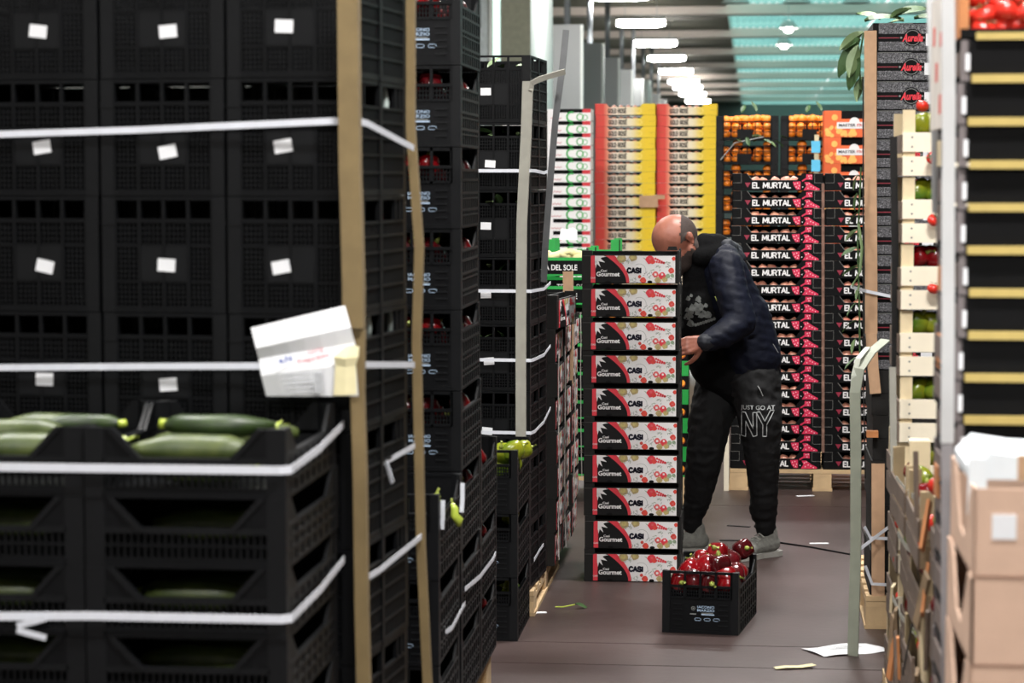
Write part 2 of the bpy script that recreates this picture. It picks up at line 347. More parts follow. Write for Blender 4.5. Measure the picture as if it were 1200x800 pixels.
# ------------------------------------------------------------------ produce
def pepper_mesh(m, sx=1.0, name='pepper_body'):
    def fn(u, v):
        a = v*2*PI; th = u*PI; r = .042*(math.sin(th)**.75)*(1+.09*math.cos(4*a))*(1.06-.22*u)
        return (r*math.cos(a)*sx, r*math.sin(a)*sx, .048*math.cos(th)-.012*math.exp(-(u/.16)**2))
    return MB().surf(fn, 10, 16, m).mesh(name, True)
stem_me = MB().tube([(0, 0, .034), (.002, 0, .05), (.008, .002, .066)], .006, M_stem, 6, rs=[.012, .006, .005]).mesh('stem', True)
PEP = [pepper_mesh(M_pepper), pepper_mesh(M_pepperd, 1.05)]; GPEP = pepper_mesh(M_gpepper)
def pepper(loc, label, group, kind=0, sc=1.0, rot=None):
    t = thing('green_pepper' if kind == 2 else 'red_pepper', label, 'pepper', loc, 0, group, rot or (jit(1.2), jit(1.2), jit(3)))
    t.scale = (sc,)*3
    mesh_obj('pepper_body', GPEP if kind == 2 else PEP[kind], t); mesh_obj('stem', stem_me, t); return t
def zuc_mesh(m, L=.26, r=.03, bend=.02):
    pts = []; rs = []
    for i in range(13):
        u = i/12; pts.append((L*(u-.5), bend*(1-(2*u-1)**2), 0)); rs.append(r*(.35+.65*min(1, u*3.2, (1-u)*7+.1))*(1-.12*u))
    rs[0] = r*.3; rs[-1] = r*.35
    return MB().tube(pts, r, m, 12, rs=rs).mesh('zucchini_body', True)
ZUC = [zuc_mesh(M_zuc, .22, .026, .03), zuc_mesh(M_zucp, .24, .034, .02), zuc_mesh(M_zucp, .21, .03, -.03)]
zend_me = MB().tube([(0, 0, 0), (.022, 0, .002)], .011, M_chili, 6).mesh('stem_end', True)
tom_me = MB().surf(lambda u, v: (.033*math.sin(u*PI)*math.cos(v*2*PI)*(1+.03*math.cos(v*10*PI)), .033*math.sin(u*PI)*math.sin(v*2*PI)*(1+.03*math.cos(v*10*PI)), .027*math.cos(u*PI)-.006*math.exp(-(u/.2)**2)), 8, 14, M_tomato).mesh('tomato_body', True)
cal = MB()
for k in range(5):
    a = k*2*PI/5; c, s_ = math.cos(a), math.sin(a)
    cal.poly([(.003*-s_, .003*c, .024), (.003*s_, -.003*c, .024), (.02*c+.003*s_, .02*s_-.003*c, .027), (.026*c, .026*s_, .031), (.02*c-.003*s_, .02*s_+.003*c, .027)], M_leaf)
cal_me = cal.mesh('calyx')
ora_me = MB().surf(lambda u, v: (.036*math.sin(u*PI)*math.cos(v*2*PI), .036*math.sin(u*PI)*math.sin(v*2*PI), .034*math.cos(u*PI)), 8, 12, M_orange).mesh('orange_body', True)
pom_me = MB().surf(lambda u, v: (.034*math.sin(u*PI)*math.cos(v*2*PI), .034*math.sin(u*PI)*math.sin(v*2*PI), .031*math.cos(u*PI)+.008*math.exp(-(u/.12)**2)), 7, 10, M_pome).mesh('fruit_body', True)
def leaf_mesh(L, W, m, droop=.3):
    def fn(u, v):
        w_ = W*math.sin(PI*min(1, u*.97+.015))**.8; s_ = (v/1-.5)
        return (L*u, w_*s_*2*.5, -droop*L*u*u+abs(s_)*W*.35)
    mb = MB(); n = 7
    for i in range(n):
        for j in range(4):
            q = [fn(a, b) for a, b in ((i/n, j/4), ((i+1)/n, j/4), ((i+1)/n, (j+1)/4), (i/n, (j+1)/4))]; mb.poly(q, m)
    return mb.mesh('leaf_blade', True)
LEAF = [leaf_mesh(.16, .07, M_leaf), leaf_mesh(.14, .06, M_leafp), leaf_mesh(.2, .05, M_leaf, .6)]

# ------------------------------------------------------------------ tall black lattice crate 30 x 50 x 26.6
def tall_crate(h=.266, w=.298, d=.5):
    W = w/2-.002; H = h-.002; P = W-.03
    f = MB(); m = M_black; y0, y1 = .004, .013
    f.box(-P, P, .0, .016, 0, .013, m).box(-P, P, .0, .014, H-.008, H, m).box(-P, P, .002, .014, .205, .214, m).box(-P, P, .003, .013, .150, .155, m).box(-P, P, .003, .013, .068, .072, m)
    for i in range(5):
        x = -P+2*P*i/4; f.box(x-.004, x+.004, .001, .014, .01, H-.002, m)
    cw = 2*P/4
    for c in range(4):
        xa, xb = -P+cw*c+.004, -P+cw*(c+1)-.004
        for za, zb, n in ((.013, .068, 5), (.155, .205, 4)): f.grid(xa, xb, za, zb, y0, y1, 5, n, .0042, m)
        if c in (0, 3): f.grid(xa, xb, .072, .150, y0, y1, 5, 7, .0042, m)
    pl = MB().box(-P/2+.002, P/2-.002, .002, .012, .072, .150, M_black2)
    s = MB(); D = d-.004
    def side(x0, x1):
        q = MB(); q.box(x0, x1, .03, D-.03, 0, .014, m).box(x0, x1, .03, D-.03, H-.009, H, m)
        for z in (.05, .09, .13, .168, .2): q.box(x0, x1, .03, D-.03, z, z+.006, m)
        q.box(x0-.002 if x0 < 0 else x0, x1+.002 if x0 > 0 else x1, D/2-.012, D/2+.012, 0, H, m)
        n = 26
        for i in range(n):
            y = .03+(D-.06)*(i+.5)/n; q.box(x0+.002, x1-.002, y-.003, y+.003, .01, .2, m)
        for y in (.06, .1, D-.1, D-.06): q.box(x0, x1, y-.004, y+.004, .2, H, m)
        return q.mesh('side_panel')
    post = MB().prism([(0, 0), (.03, 0), (.03, .008), (.008, .03), (0, .03)], 0, H, M_black2, 'z').box(.0, .032, -.002, .002, .2, .206, M_black2).mesh('corner_post')
    back = MB().box(-P, P, D-.014, D-.004, .0, H, m).box(-P, P, D-.016, D, H-.01, H, m).mesh('back_panel')
    base = MB().box(-W+.004, W-.004, .006, D-.006, .003, .009, m).mesh('base_panel')
    return [('front_panel', f.mesh('front_panel')), ('label_plate', pl.mesh('label_plate')), ('side_panel', side(W-.01, W)), ('side_panel', side(-W, -W+.01)), ('back_panel', back), ('base_panel', base),
            ('corner_post', post, (-W, 0, 0)), ('corner_post', post, (W, 0, 0), (0, 0, PI/2)), ('corner_post', post, (W, D, 0), (0, 0, PI)), ('corner_post', post, (-W, D, 0), (0, 0, -PI/2))]
TALL = tall_crate()
blocker_me = MB().box(-.135, .135, .02, .48, .01, .262, M_cardd).mesh('slot_blocker')  # solid black filler, added unseen to stop light coming through the slots
TALLF = TALL + [('slot_blocker', blocker_me)]
sticker_me = MB().box(-.021, .021, -.0006, .0006, -.0145, .0145, M_paper).mesh('paper_sticker')
def stickered(asm, dx, dz, a, sc=1):
    return asm + [('paper_sticker', sticker_me, (dx, .0005, .113+dz), (0, a, 0))]
# ------------------------------------------------------------------ black pepper crate 30 x 50 x 24
def pepper_crate(h=.2424, w=.299, d=.5, open_back=False):
    W = w/2-.0015; H = h-.002; P = W-.028; m = M_black; D = d-.004
    f = MB(); f.box(-P, P, 0, .014, H-.01, H, m).box(-P, P, -.002, .014, .178, .187, m).box(-P, P, 0, .014, .134, .140, m).box(-P, P, -.002, .014, 0, .012, m).box(-P, P, .003, .012, .012, .134, m)
    cw = 2*P/4
    for c in range(5): f.box(-P+cw*c-.004, -P+cw*c+.004, 0, .013, .134, H, m)
    for c in range(4): f.grid(-P+cw*c+.006, -P+cw*(c+1)-.006, .14, .178, .004, .012, 5, 3, .004, m)
    for i in range(5):
        for sx in (-1, 1): f.box(sx*.088-.018, sx*.088+.018, 0, .004, .03+.02*i, .0345+.02*i, M_black2)
    def side(x0, x1):
        q = MB(); q.prism([(.028, 0), (D-.028, 0), (D-.028, .225), (D-.06, .205), (D-.11, .178), (.11, .178), (.06, .205), (.028, .225)], x0+.003, x1-.003, m, 'x')
        for z in (0, .05, .1, .14, .17): q.box(x0, x1, .02, D-.02, z, z+.008, m)
        for i in range(9): q.box(x0, x1, .03+i*.0545, .042+i*.0545, 0, .175, m)
        q.box(x0, x1, .03, D-.03, .036, .04, M_black2).box(x0, x1, .03, D-.03, .086, .09, M_black2)
        return q.mesh('side_panel')
    post = MB().prism([(0, 0), (.03, 0), (.03, .01), (.01, .03), (0, .03)], 0, H, M_black2, 'z').mesh('corner_post')
    b = MB().box(-P, P, D-.012, D-.003, 0, .185 if open_back else H, m).box(-P, P, D-.014, D, H-.01, H, m)
    for c in (-1, 0, 1): b.box(c*.06-.006, c*.06+.006, D-.012, D, .18, H, m)
    base = MB().box(-W+.004, W-.004, .006, D-.006, .003, .009, m).mesh('base_panel')
    return [('front_panel', f.mesh('front_panel')), ('side_panel', side(W-.012, W)), ('side_panel', side(-W, -W+.012)), ('back_panel', b.mesh('back_panel')), ('base_panel', base),
            ('corner_post', post, (-W, 0, 0)), ('corner_post', post, (W, 0, 0), (0, 0, PI/2)), ('corner_post', post, (W, D, 0), (0, 0, PI)), ('corner_post', post, (-W, D, 0), (0, 0, -PI/2))]
PCR = pepper_crate()
pill = MB()
for i in range(3): pill.ring(-.036+.036*i, 0, .0042, .0056, 0, M_ltblue, PI/2, 3*PI/2, 5).ring(-.022+.036*i, 0, .0042, .0056, 0, M_ltblue, -PI/2, PI/2, 5).box(-.036+.036*i, -.022+.036*i, -.0002, .0002, .0042, .0056, M_ltblue).box(-.036+.036*i, -.022+.036*i, -.0002, .0002, -.0056, -.0042, M_ltblue)
pill_me = pill.mesh('printed_ovals'); logo_me = MB().ring(0, 0, .006, .008, 0, M_greyp, 0, 2*PI, 12).disc(0, 0, .003, 0, M_greyp, 6).mesh('printed_logo')
PPRINT = [('lettering', text_mesh('IACONO', .066, M_ltblue, .0095, .004), (.022, .0015, .104)), ('lettering', text_mesh('MARZIO', .066, M_ltblue, .0095, .004), (.022, .0015, .091)),
          ('printed_lines', MB().box(-.025, .025, -.0002, .0002, 0, .004, M_ltblue).box(-.025, .02, -.0002, .0002, .006, .009, M_greyp).mesh('printed_lines'), (.03, .0015, .073)), ('printed_lines', MB().box(-.012, .012, -.0002, .0002, 0, .004, M_greyp).mesh('printed_lines'), (-.028, .0015, .074)),
          ('printed_logo', logo_me, (-.027, .0015, .098)), ('printed_ovals', pill_me, (.02, .0015, .056))]
# ------------------------------------------------------------------ low black crate 40 x 60 x 14.4
def low_crate(h=.144, w=.414, d=.59):
    W = w/2-.001; H = h-.002; m = M_black
    f = MB()
    for s in (-1, 1):
        f.prism([(s*x, z) for x, z in ((.10, .072), (.168, .072), (.168, H), (.155, H))][::s], .002, .014, m)
        f.prism([(s*x, z) for x, z in ((.085, .074), (.10, .074), (.162, H), (.147, H))][::s], -.002, .016, M_black2)
    f.box(-.17, .17, 0, .014, 0, .012, m).box(-.17, .17, 0, .014, .07, .082, M_black2).box(-.17, .17, .004, .012, .012, .022, m).box(-.17, .17, .002, .013, .043, .049, m)
    for i in range(25): f.box(-.168+.014*i-.003, -.168+.014*i+.003, .003, .012, .01, .072, m)
    def side(x0, x1):
        q = MB()
        for z in (0, .03, .055, .08): q.box(x0, x1, .03, d-.03, z, z+.009, m)
        q.box(x0+.003, x1-.003, .03, d-.03, .0, .085, m)
        q.prism([(.03, .08), (.03, H), (.06, H), (.13, .088), (d-.13, .088), (d-.06, H), (d-.03, H), (d-.03, .08)], x0+.002, x1-.002, m, 'x')
        for i in range(8): q.box(x0, x1, .05+i*.067, .06+i*.067, 0, .085, M_black2)
        return q.mesh('side_panel')
    post = MB().prism([(0, 0), (.04, 0), (.04, .01), (.01, .04), (0, .04)], 0, H, M_black2, 'z').mesh('corner_post')
    bk = MB()
    for p in (('b', d-.016, d-.004),):
        for s in (-1, 1): bk.prism([(s*x, z) for x, z in ((.10, .072), (.168, .072), (.168, H), (.155, H))][::s], p[1], p[2], m)
        bk.box(-.17, .17, p[1], p[2], 0, .08, m)
    base = MB().box(-W+.004, W-.004, .006, d-.006, .003, .009, m).mesh('base_panel')
    return [('front_panel', f.mesh('front_panel')), ('side_panel', side(W-.012, W)), ('side_panel', side(-W, -W+.012)), ('back_panel', bk.mesh('back_panel')), ('base_panel', base),
            ('corner_post', post, (-W, 0, 0)), ('corner_post', post, (W, 0, 0), (0, 0, PI/2)), ('corner_post', post, (W, d, 0), (0, 0, PI)), ('corner_post', post, (-W, d, 0), (0, 0, -PI/2))]
LOWC = low_crate()
# ------------------------------------------------------------------ pallet
def pallet(name, label, x0, x1, y0, y1, h=.112, rotz=0, group='wooden pallets'):
    cx, cy = (x0+x1)/2, (y0+y1)/2; hx, hy = (x1-x0)/2, (y1-y0)/2
    t = thing(name, label, 'pallet', (cx, cy, 0), rotz, group); tb = h-.022; bl = tb-.022-.015
    n = max(5, int(2*hy/.14)) ; 
    bd = MB().box(-hx, hx, -.05, .05, 0, .02, M_pallet).mesh('deck_board')
    for i in range(n): mesh_obj('deck_board', bd, t, (0, -hy+.05+(2*hy-.1)*i/(n-1), tb))
    sb = MB().box(-.05, .05, -hy, hy, 0, .02, M_pallet).mesh('stringer_board'); gb = MB().box(-.055, .055, -hy, hy, 0, .015, M_pallet).mesh('bottom_board')
    bk = MB().box(-.05, .05, -.07, .07, 0, bl, M_pallet).mesh('block')
    for x in (-hx+.05, 0, hx-.05):
        mesh_obj('stringer_board', sb, t, (x, 0, tb-.022)); mesh_obj('bottom_board', gb, t, (x, 0, 0.0005))
        for y in (-hy+.07, 0, hy-.07): mesh_obj('block', bk, t, (x, y, .0155))
    return t

# ------------------------------------------------------------------ front left: tall crates, low crates with zucchini
F1Y, A1 = 5.30, -math.radians(5.5)
X1 = xw(417, F1Y)
pallet('pallet', 'wooden pallet under the front left stack of black crates', X1-1.24, X1+.02, F1Y-.64, F1Y+.52)
c1, s1 = math.cos(A1), math.sin(A1)
colname = ['right-hand', 'middle', 'left-hand', 'added outermost left']
def loc1(lx, ly): return (X1+lx*c1-ly*s1, F1Y+lx*s1+ly*c1)
for c in range(4):  # last column stands unseen, added to close off light behind the slots
    for r in range(8):
        x, y = loc1(-.15-.302*c, 0)
        n = 8-r
        st = r >= 4
        asm = stickered(TALL, (.012 if c else -.015)+jit(.008), -.006+jit(.008), jit(.22)) if st and c < 3 else (TALL if c < 3 else TALLF)
        place(asm, 'lattice_crate', 'tall black crate%s, %s, %s column at front left' % (' with white sticker' if st and c < 3 else '', ORD[7-r], colname[c]), 'crate', (x+jit(.002), y, .1125+.266*r), A1, 'tall black lattice crates at front left')
# tiny pale bits of vegetable behind the lattice (pale chilies seen in the side openings)
LY = 4.68; LX = xw(335, LY)
for c in range(2):
    for r in range(8):
        place(LOWC, 'low_crate', 'low black crate of zucchini, %s, %s column at front left' % (ORD[7-r], ['right-hand', 'left-hand'][c]), 'crate',
              (LX-.207-.416*c, LY+jit(.004), .1125+.142*r), jit(.006), 'low black crates of zucchini')
zi = 0
def zucchini(x, y, z, k, a, label, tilt=0, sc=1):
    t = thing('zucchini', label, 'zucchini', (x, y, z), 0, 'zucchini in the low crates', (tilt, 0, a)); t.scale = (sc,)*3
    mesh_obj('zucchini_body', ZUC[k], t); mesh_obj('stem_end', zend_me, t, (.1+.01*(k == 1), 0, 0)); return t
ztop = .1125+.142*7
CX = LX-.207
# right-hand top crate
for (dx, dy, dz, k, a, sc, lb) in ((-.015, .10, .085, 1, .05, 1.02, 'pale zucchini at the front of the right-hand top low crate'), (.02, .23, .125, 0, PI+.05, 1.05, 'dark zucchini lying highest in the right-hand top low crate'),
                                   (-.03, .32, .085, 2, .1, 1, 'pale zucchini in the middle of the right-hand top low crate'), (.03, .42, .09, 1, PI, 1, 'pale zucchini towards the back of the right-hand top low crate'),
                                   (-.01, .17, .04, 2, .2, 1, 'pale zucchini lowest in the right-hand top low crate'), (0, .5, .06, 0, 0, 1, 'dark zucchini at the back of the right-hand top low crate')):
    zucchini(CX+dx, LY+dy, ztop+dz, k, a, lb, 0, sc)
for (dx, dy, dz, k, a, sc, lb) in ((.06, .10, .085, 1, .1, 1.02, 'pale zucchini at the front of the left-hand top low crate'), (.0, .26, .10, 2, PI-.1, 1.0, 'pale zucchini in the middle of the left-hand top low crate'),
                                   (.10, .36, .11, 0, .2, .8, 'small dark zucchini beside the post of the left-hand top low crate'), (0, .46, .09, 1, 0, 1, 'pale zucchini at the back of the left-hand top low crate')):
    zucchini(CX-.416+dx, LY+dy, ztop+dz, k, a, lb, 0, sc)
for r in (4, 5, 6):
    for c in range(2):
        zz = .1125+.142*r
        zucchini(CX-.416*c+jit(.02), LY+.15, zz+.066, 1, jit(.1)+(PI if r % 2 else 0), 'zucchini at the front of the %s low crate, %s column' % (ORD[7-r], ['right-hand', 'left-hand'][c]), 0, 1)
        zucchini(CX-.416*c+jit(.02), LY+.3, zz+.06, 0, jit(.1), 'zucchini further back in the %s low crate, %s column' % (ORD[7-r], ['right-hand', 'left-hand'][c]), 0, 1)
for i, (dx, dy, dz) in enumerate(((-.155, .14, .095), (.145, .12, .085), (.12, .33, .11))):
    t = thing('yellow_flower', 'yellow zucchini flower scrap, %s of three in the top low crate' % ['leftmost', 'middle', 'rightmost'][[0, 2, 1][i]], 'flower', (CX+dx, LY+dy, ztop+dz), 0, 'zucchini flowers')
    for k in range(5): mesh_obj('petal', LEAF[1], t, (0, 0, 0), (jit(.4), -.5+jit(.3), k*2*PI/5), .2)
    for ch in t.children: ch.data = ch.data.copy(); ch.data.materials[0] = M_chili
# pale chilies in the side openings of the right-hand column
chi_me = MB().tube([(0, 0, 0), (.02, 0, .015), (.05, 0, .02), (.08, 0, .01)], .008, mat('pale_turnip', (190, 204, 200), .4, .1, 20), 8, rs=[.009, .009, .007, .003]).mesh('chili', True)
for i, (ly, z, a) in enumerate(((.10, 1.905, 1.2), (.37, 1.90, 1.4), (.12, 1.645, .5), (.2, 1.38, 1.3), (.42, 1.375, .9), (.3, 1.11, 1.5))):
    x, y = loc1(-.025, ly)
    tag(mesh_obj('pale_chili', chi_me, None, (x, y, z), (0, -a*.8, PI/2+.3)), 'pale chili in a side opening at front left, %s' % ORD[i], 'chili', 'pale chilies in the side openings')

# straps and edge boards at front left
def strap(name, pts, label, w=.016, group='white packing straps', m=M_strap): return one(name, MB().ribbon(pts, w, m), label, 'strap', group=group)
def pt1(lx, ly, z): x, y = loc1(lx, ly); return (x, y, z)
fz = lambda py: zw(py, F1Y-.03, 300)
strap('packing_strap', [pt1(-1.0, -.012, fz(158)), pt1(-.5, -.012, fz(151)), pt1(-.05, -.026, fz(142)), pt1(.012, -.012, fz(142)), pt1(.016, .05, fz(144)), pt1(.012, .51, zw(173, 5.8))], 'white strap around the upper front left crates', .015)
strap('packing_strap', [pt1(-1.0, -.012, fz(439)), pt1(-.5, -.014, fz(433)), pt1(-.05, -.024, fz(428)), pt1(.014, -.01, fz(427)), pt1(.012, .51, zw(430, 5.8))], 'white strap around the middle of the front left crates, under the paper', .015)
for k, (py, pb, lb) in enumerate(((556, 497, 'white strap around the top low zucchini crates'), (733, 655, 'thick white strap around the third row of low zucchini crates'))):
    strap('packing_strap', [(LX-1.0, LY-.012, zw(py-(0 if k == 0 else -8), LY)), (LX-.4, LY-.012, zw(py, LY)), (LX-.012, LY-.012, zw(py, LY)), (LX+.008, LY+.004, zw(py, LY)), (LX+.012, LY+.3, zw((py+pb)/2+4, LY+.3)), (LX+.012, LY+.6, zw(pb, LY+.6, 420))], lb, .017)
kn = MB().ribbon([at(20, 733, LY-.02), at(40, 728, LY-.025), at(54, 724, LY-.028)], .012, M_strap).ribbon([at(20, 738, LY-.02), at(38, 743, LY-.026), at(54, 747, LY-.03)], .012, M_strap)
one('strap_ends', kn, 'knotted loose strap ends at the lower left of the zucchini crates', 'strap', group='white packing straps')
strap('packing_strap', [at(424, 547, 5.42), at(445, 545, 5.55), at(486, 522, 5.84)], 'short white strap on the side of the front left crates, with a loose tail', .013)
strap('packing_strap', [at(452, 540, 5.52), at(456, 552, 5.51), at(460, 566, 5.5)], 'loose strap tail hanging on the front left crate side', .013)
strap('packing_strap', [at(425, 680, 5.36), at(445, 668, 5.5), at(494, 628, 5.85)], 'white strap low on the side of the front left crates', .014)
strap('packing_strap', [at(504, 755, 6.62), at(530, 735, 6.78), at(543, 710, 7.0), at(545, 707, 7.1)], 'white strap around the low front crates of the red pepper stack', .014)
strap('packing_strap', [at(545, 690, 7.12), at(562, 676, 7.4), at(578, 655, 7.9), at(581, 648, 8.0)], 'white strap around the low rear crates of the red pepper stack', .014)
def edge_board(name, pts, leg, m, label, flare=(1, 0), th=.004):
    """L-shaped board: one leg facing the camera, the other facing the aisle"""
    mb = MB(); n = len(pts); b = 0
    sec = [(-leg, 0), (0, 0), (0, leg*.9), (-th, leg*.9), (-th, th), (-leg, th)]
    pts = [Vector(p) for p in pts]
    for p in pts: mb.v += [(p.x+q[0], p.y+q[1], p.z) for q in sec]
    k = len(sec)
    for i in range(n-1):
        for j in range(k):
            j2 = (j+1) % k; mb.f.append((i*k+j, i*k+j2, (i+1)*k+j2, (i+1)*k+j)); mb.m.append(mb.mi(m))
    mb.f.append(tuple(range(k-1, -1, -1))); mb.f.append(tuple(range((n-1)*k, n*k))); mb.m += [0, 0]
    return one(name, mb, label, 'edge board', group='card edge boards')
e = lambda px, py, Y: at(px, py, Y)
EB = F1Y-.045
edge_board('edge_board', [e(419, -12, EB), e(420, 120, EB), e(421, 200, EB), e(423, 260, EB), e(425, 340, EB), e(425, 385, EB)], .046, M_kraftd, 'wide tan edge board on the near corner of the front left crates, upper piece')
edge_board('edge_board', [e(427, 386, EB+.01), e(426, 460, EB+.01), e(429, 560, EB+.01), e(430, 640, EB+.01), e(431, 720, EB+.01), e(434, 830, EB+.01)], .03, M_kraftd, 'narrow tan edge board on the near corner of the front left crates, lower piece')
edge_board('edge_board', [e(486, -12, 5.83), e(486, 150, 5.83), e(491, 220, 5.83), e(496, 290, 5.83), e(493, 400, 5.84), e(495, 500, 5.85), e(498, 640, 5.86), e(507, 830, 5.88)], .022, M_kraftd, 'narrow tan edge board on the far corner of the front left crates')
# paper tag taped on the strap
ptag = thing('paper_tag', 'white printed paper tag taped to the middle strap at front left', 'paper', at(357, 415, F1Y-.06))
def tagp(px, py, dy=0): return at(px, py, F1Y-.06+dy)-Vector(ptag.location)
mb = MB()
rows = [((294, 384), (404, 358)), ((300, 408), (411, 383)), ((303, 420), (416, 402)), ((306, 440), (417, 425)), ((312, 464), (420, 464))]
G = []
for (l, r) in rows:
    k = rows.index((l, r)); G.append([tagp(l[0]+(r[0]-l[0])*u/6, l[1]+(r[1]-l[1])*u/6, -.012*math.sin(PI*u/6)+(-.01 if k in (1, 3) else (.012 if k == 0 else 0))) for u in range(7)])
for i in range(4):
    for j in range(6): mb.poly([G[i][j], G[i+1][j], G[i+1][j+1], G[i][j+1]], M_paper)
mesh_obj('sheet', mb.mesh('sheet', True), ptag)
tp = MB(); q = [[tagp(390+dx, py, -.016-(.01 if 0 < i < 3 else 0)) for dx in (0, 16, 30)] for i, py in enumerate((405, 424, 440, 462))]
q[0] = [tagp(404, 406, -.02), tagp(412, 404, -.022), tagp(421, 406, -.02)]; q[1] = [tagp(391, 418, -.026), tagp(405, 420, -.03), tagp(420, 418, -.022)]; q[2] = [tagp(393, 428, -.022), tagp(405, 430, -.024), tagp(417, 428, -.02)]; q[3] = [tagp(391, 463, -.02), tagp(404, 463, -.02), tagp(418, 462, -.02)]
for i in range(3):
    for j in range(2): tp.poly([q[i][j], q[i+1][j], q[i+1][j+1], q[i][j+1]], mat('cream_tape', (232, 222, 178), .5, .05, 30))
mesh_obj('adhesive_tape', tp.mesh('adhesive_tape', True), ptag)
ta = math.radians(13)
M_redp2 = mat('faded_red_print', (206, 96, 110), .6, .05, 10); M_bluep = mat('blue_print', (70, 92, 176), .6, .05, 10)
mesh_obj('lettering', text_mesh('IVITE', .036, M_redp2, .010, .015), ptag, tagp(370, 412, -.026), (0, -ta, 0))
mesh_obj('lettering', text_mesh('Express', .072, M_redp2, .012, .015), ptag, tagp(367, 420, -.026), (0, -ta, 0))
mesh_obj('printed_logo', text_mesh('e.N', .03, M_bluep, .012, .03), ptag, tagp(334, 421, -.026), (0, -ta, 0))
lines = MB()
for i in range(5): lines.box(-.05+.006*i, .05, -.0003, .0003, -.01*i, -.01*i+.002, mat('faint_print', (196, 198, 204), .6))
lines.box(.03, .05, -.0004, .0002, -.045, -.0, mat('smudge_print', (178, 180, 184), .6, .2, 60))
mesh_obj('printed_lines', lines.mesh('printed_lines'), ptag, tagp(352, 438, -.027), (0, -.05, 0))

# ------------------------------------------------------------------ second left stack: red peppers in pepper crates
F2 = 7.07; X2 = xw(541, F2)
pallet('pallet', 'wooden pallet under the stack of red pepper crates', X2-.93, X2-.02, 6.53, 8.05, .144)
def pc(x, y, z, label, group, rz=0, pr=True): return place(PCR+(PPRINT if pr else []), 'pepper_crate', label, 'crate', (x, y, z), rz, group)
for c in range(2):
    for r in range(9):
        pc(X2-.15-.302*c, F2, .1445+.2424*r, 'black crate of red peppers, %s of the tall %s column' % (ORD[8-r], ['right-hand', 'left-hand'][c]), 'tall stack of red pepper crates', jit(.01))
for r in range(3):
    pc(X2-.15, 6.55, .1445+.2424*r, 'black pepper crate, %s of three before the tall pepper column' % ORD[2-r], 'low crates around the red pepper stack', jit(.01))
    pc(X2-.15, 7.585, .1445+.2424*r, 'black pepper crate, %s of three behind the tall pepper column' % ORD[2-r], 'low crates around the red pepper stack', jit(.01))
for r in range(2, 9):
    zz = .1445+.2424*r
    for k, dx in enumerate((-.02, .045)):
        pepper((X2-.15+dx+jit(.012), F2+.055, zz+.185+jit(.006)), 'red pepper in the front slots of the tall column, crate %s' % ORD[8-r], 'peppers in the front slots of the tall column', r % 2, .85)
    pepper((X2-.045, F2+.33+jit(.05), zz+.17), 'red pepper in the side opening of the tall column, crate %s' % ORD[8-r], 'peppers in the side openings of the tall column', (r+1) % 2, .9, (1.4, .3, 0))
    for k in range(3): pepper((X2-.2+.05*k, F2+.14+jit(.03), zz+.15), 'red pepper deep inside the tall column, crate %s' % ORD[8-r], 'peppers deep in the tall column', k % 2, .95)
for r in range(3):
    pepper((X2-.05, 7.585+.27, .1445+.2424*r+.19), 'red pepper in the side opening of the rear low crates, %s' % ORD[2-r], 'peppers in the rear low crates', 0, .9, (1.2, .2, 0))
for i, (px, py, l, a) in enumerate(((508, 628, .085, .15), (534, 603, .07, -.3), (511, 583, .03, .2))):
    p = at(px, py, 6.75)
    t = thing('pale_pepper', 'pale green pepper in the top front low crate, %s' % ['largest one', 'right-hand one', 'small round one'][i], 'pepper', p, 0, 'pale green peppers', (0, a, .3))
    mesh_obj('pepper_body', MB().tube([(0, 0, -l/2), (.004, 0, -l/4), (-.004, 0, 0), (.003, 0, l/4), (0, 0, l/2)], .014, M_chili, 10, rs=[.006, .014, .013, .011, .005]).mesh('pepper_body', True), t)
    mesh_obj('stem', MB().tube([(0, 0, l/2), (.003, 0, l/2+.014)], .004, M_stem, 6).mesh('stem'), t)
for i, (px, p0, p1, Y) in enumerate(((519, 586, 620, 6.6), (542, 566, 600, 6.75))):
    one('plastic_rod', MB().ribbon([at(px, p0, Y), at(px, (p0+p1)/2, Y), at(px-1, p1, Y)], .012, M_strap, .004, up=(1, 0, 0)), 'short white strap piece upright in the front low crate, %s' % ['left', 'right'][i], 'strap')

# ------------------------------------------------------------------ third left stack
F3 = 9.42; A3 = -math.radians(2.8); X3 = xw(622, F3); Z3 = .105
pallet('pallet', 'long wooden pallet under the third stack and the carton pile', X3-.95, X3+.012, F3-.005, 10.64, .104)
for c in range(2):
    for r in range(8):
        lx = -.15-.302*c
        asm = stickered(TALL, -.02+jit(.012), jit(.012), jit(.1)) if r > 1 and c == 0 else (TALL if c == 0 else TALLF)
        place(asm, 'lattice_crate', 'tall black crate of greens, %s, %s column of third stack' % (ORD[7-r], ['right-hand', 'left-hand'][c]), 'crate',
              (X3+lx*math.cos(A3), F3+lx*math.sin(A3), Z3+.266*r), A3, 'third stack of black crates')
for r in range(3, 8):
    zz = Z3+.266*r
    for k in range(4):
        sc = random.uniform(.35, .6)
        t = mesh_obj('leafy_stalk', LEAF[1] if k % 2 else LEAF[0], None, (X3-.24+.06*k+jit(.01), F3+.05+jit(.02), zz+.215+jit(.015)), (jit(.6), -.4+jit(.5), jit(1.6)), sc)
        tag(t, 'pale leafy stalk in the slots of the third stack, crate %s' % ORD[7-r], 'leaf', 'leafy stalks in the third stack')
X3b = xw(607, 8.9)
for r in range(3):
    pc(X3b-.15, 8.9, .2424*r+.0005, 'black crate of green peppers on the floor, %s of three' % ORD[2-r], 'floor stack of green pepper crates', 0, r < 2)
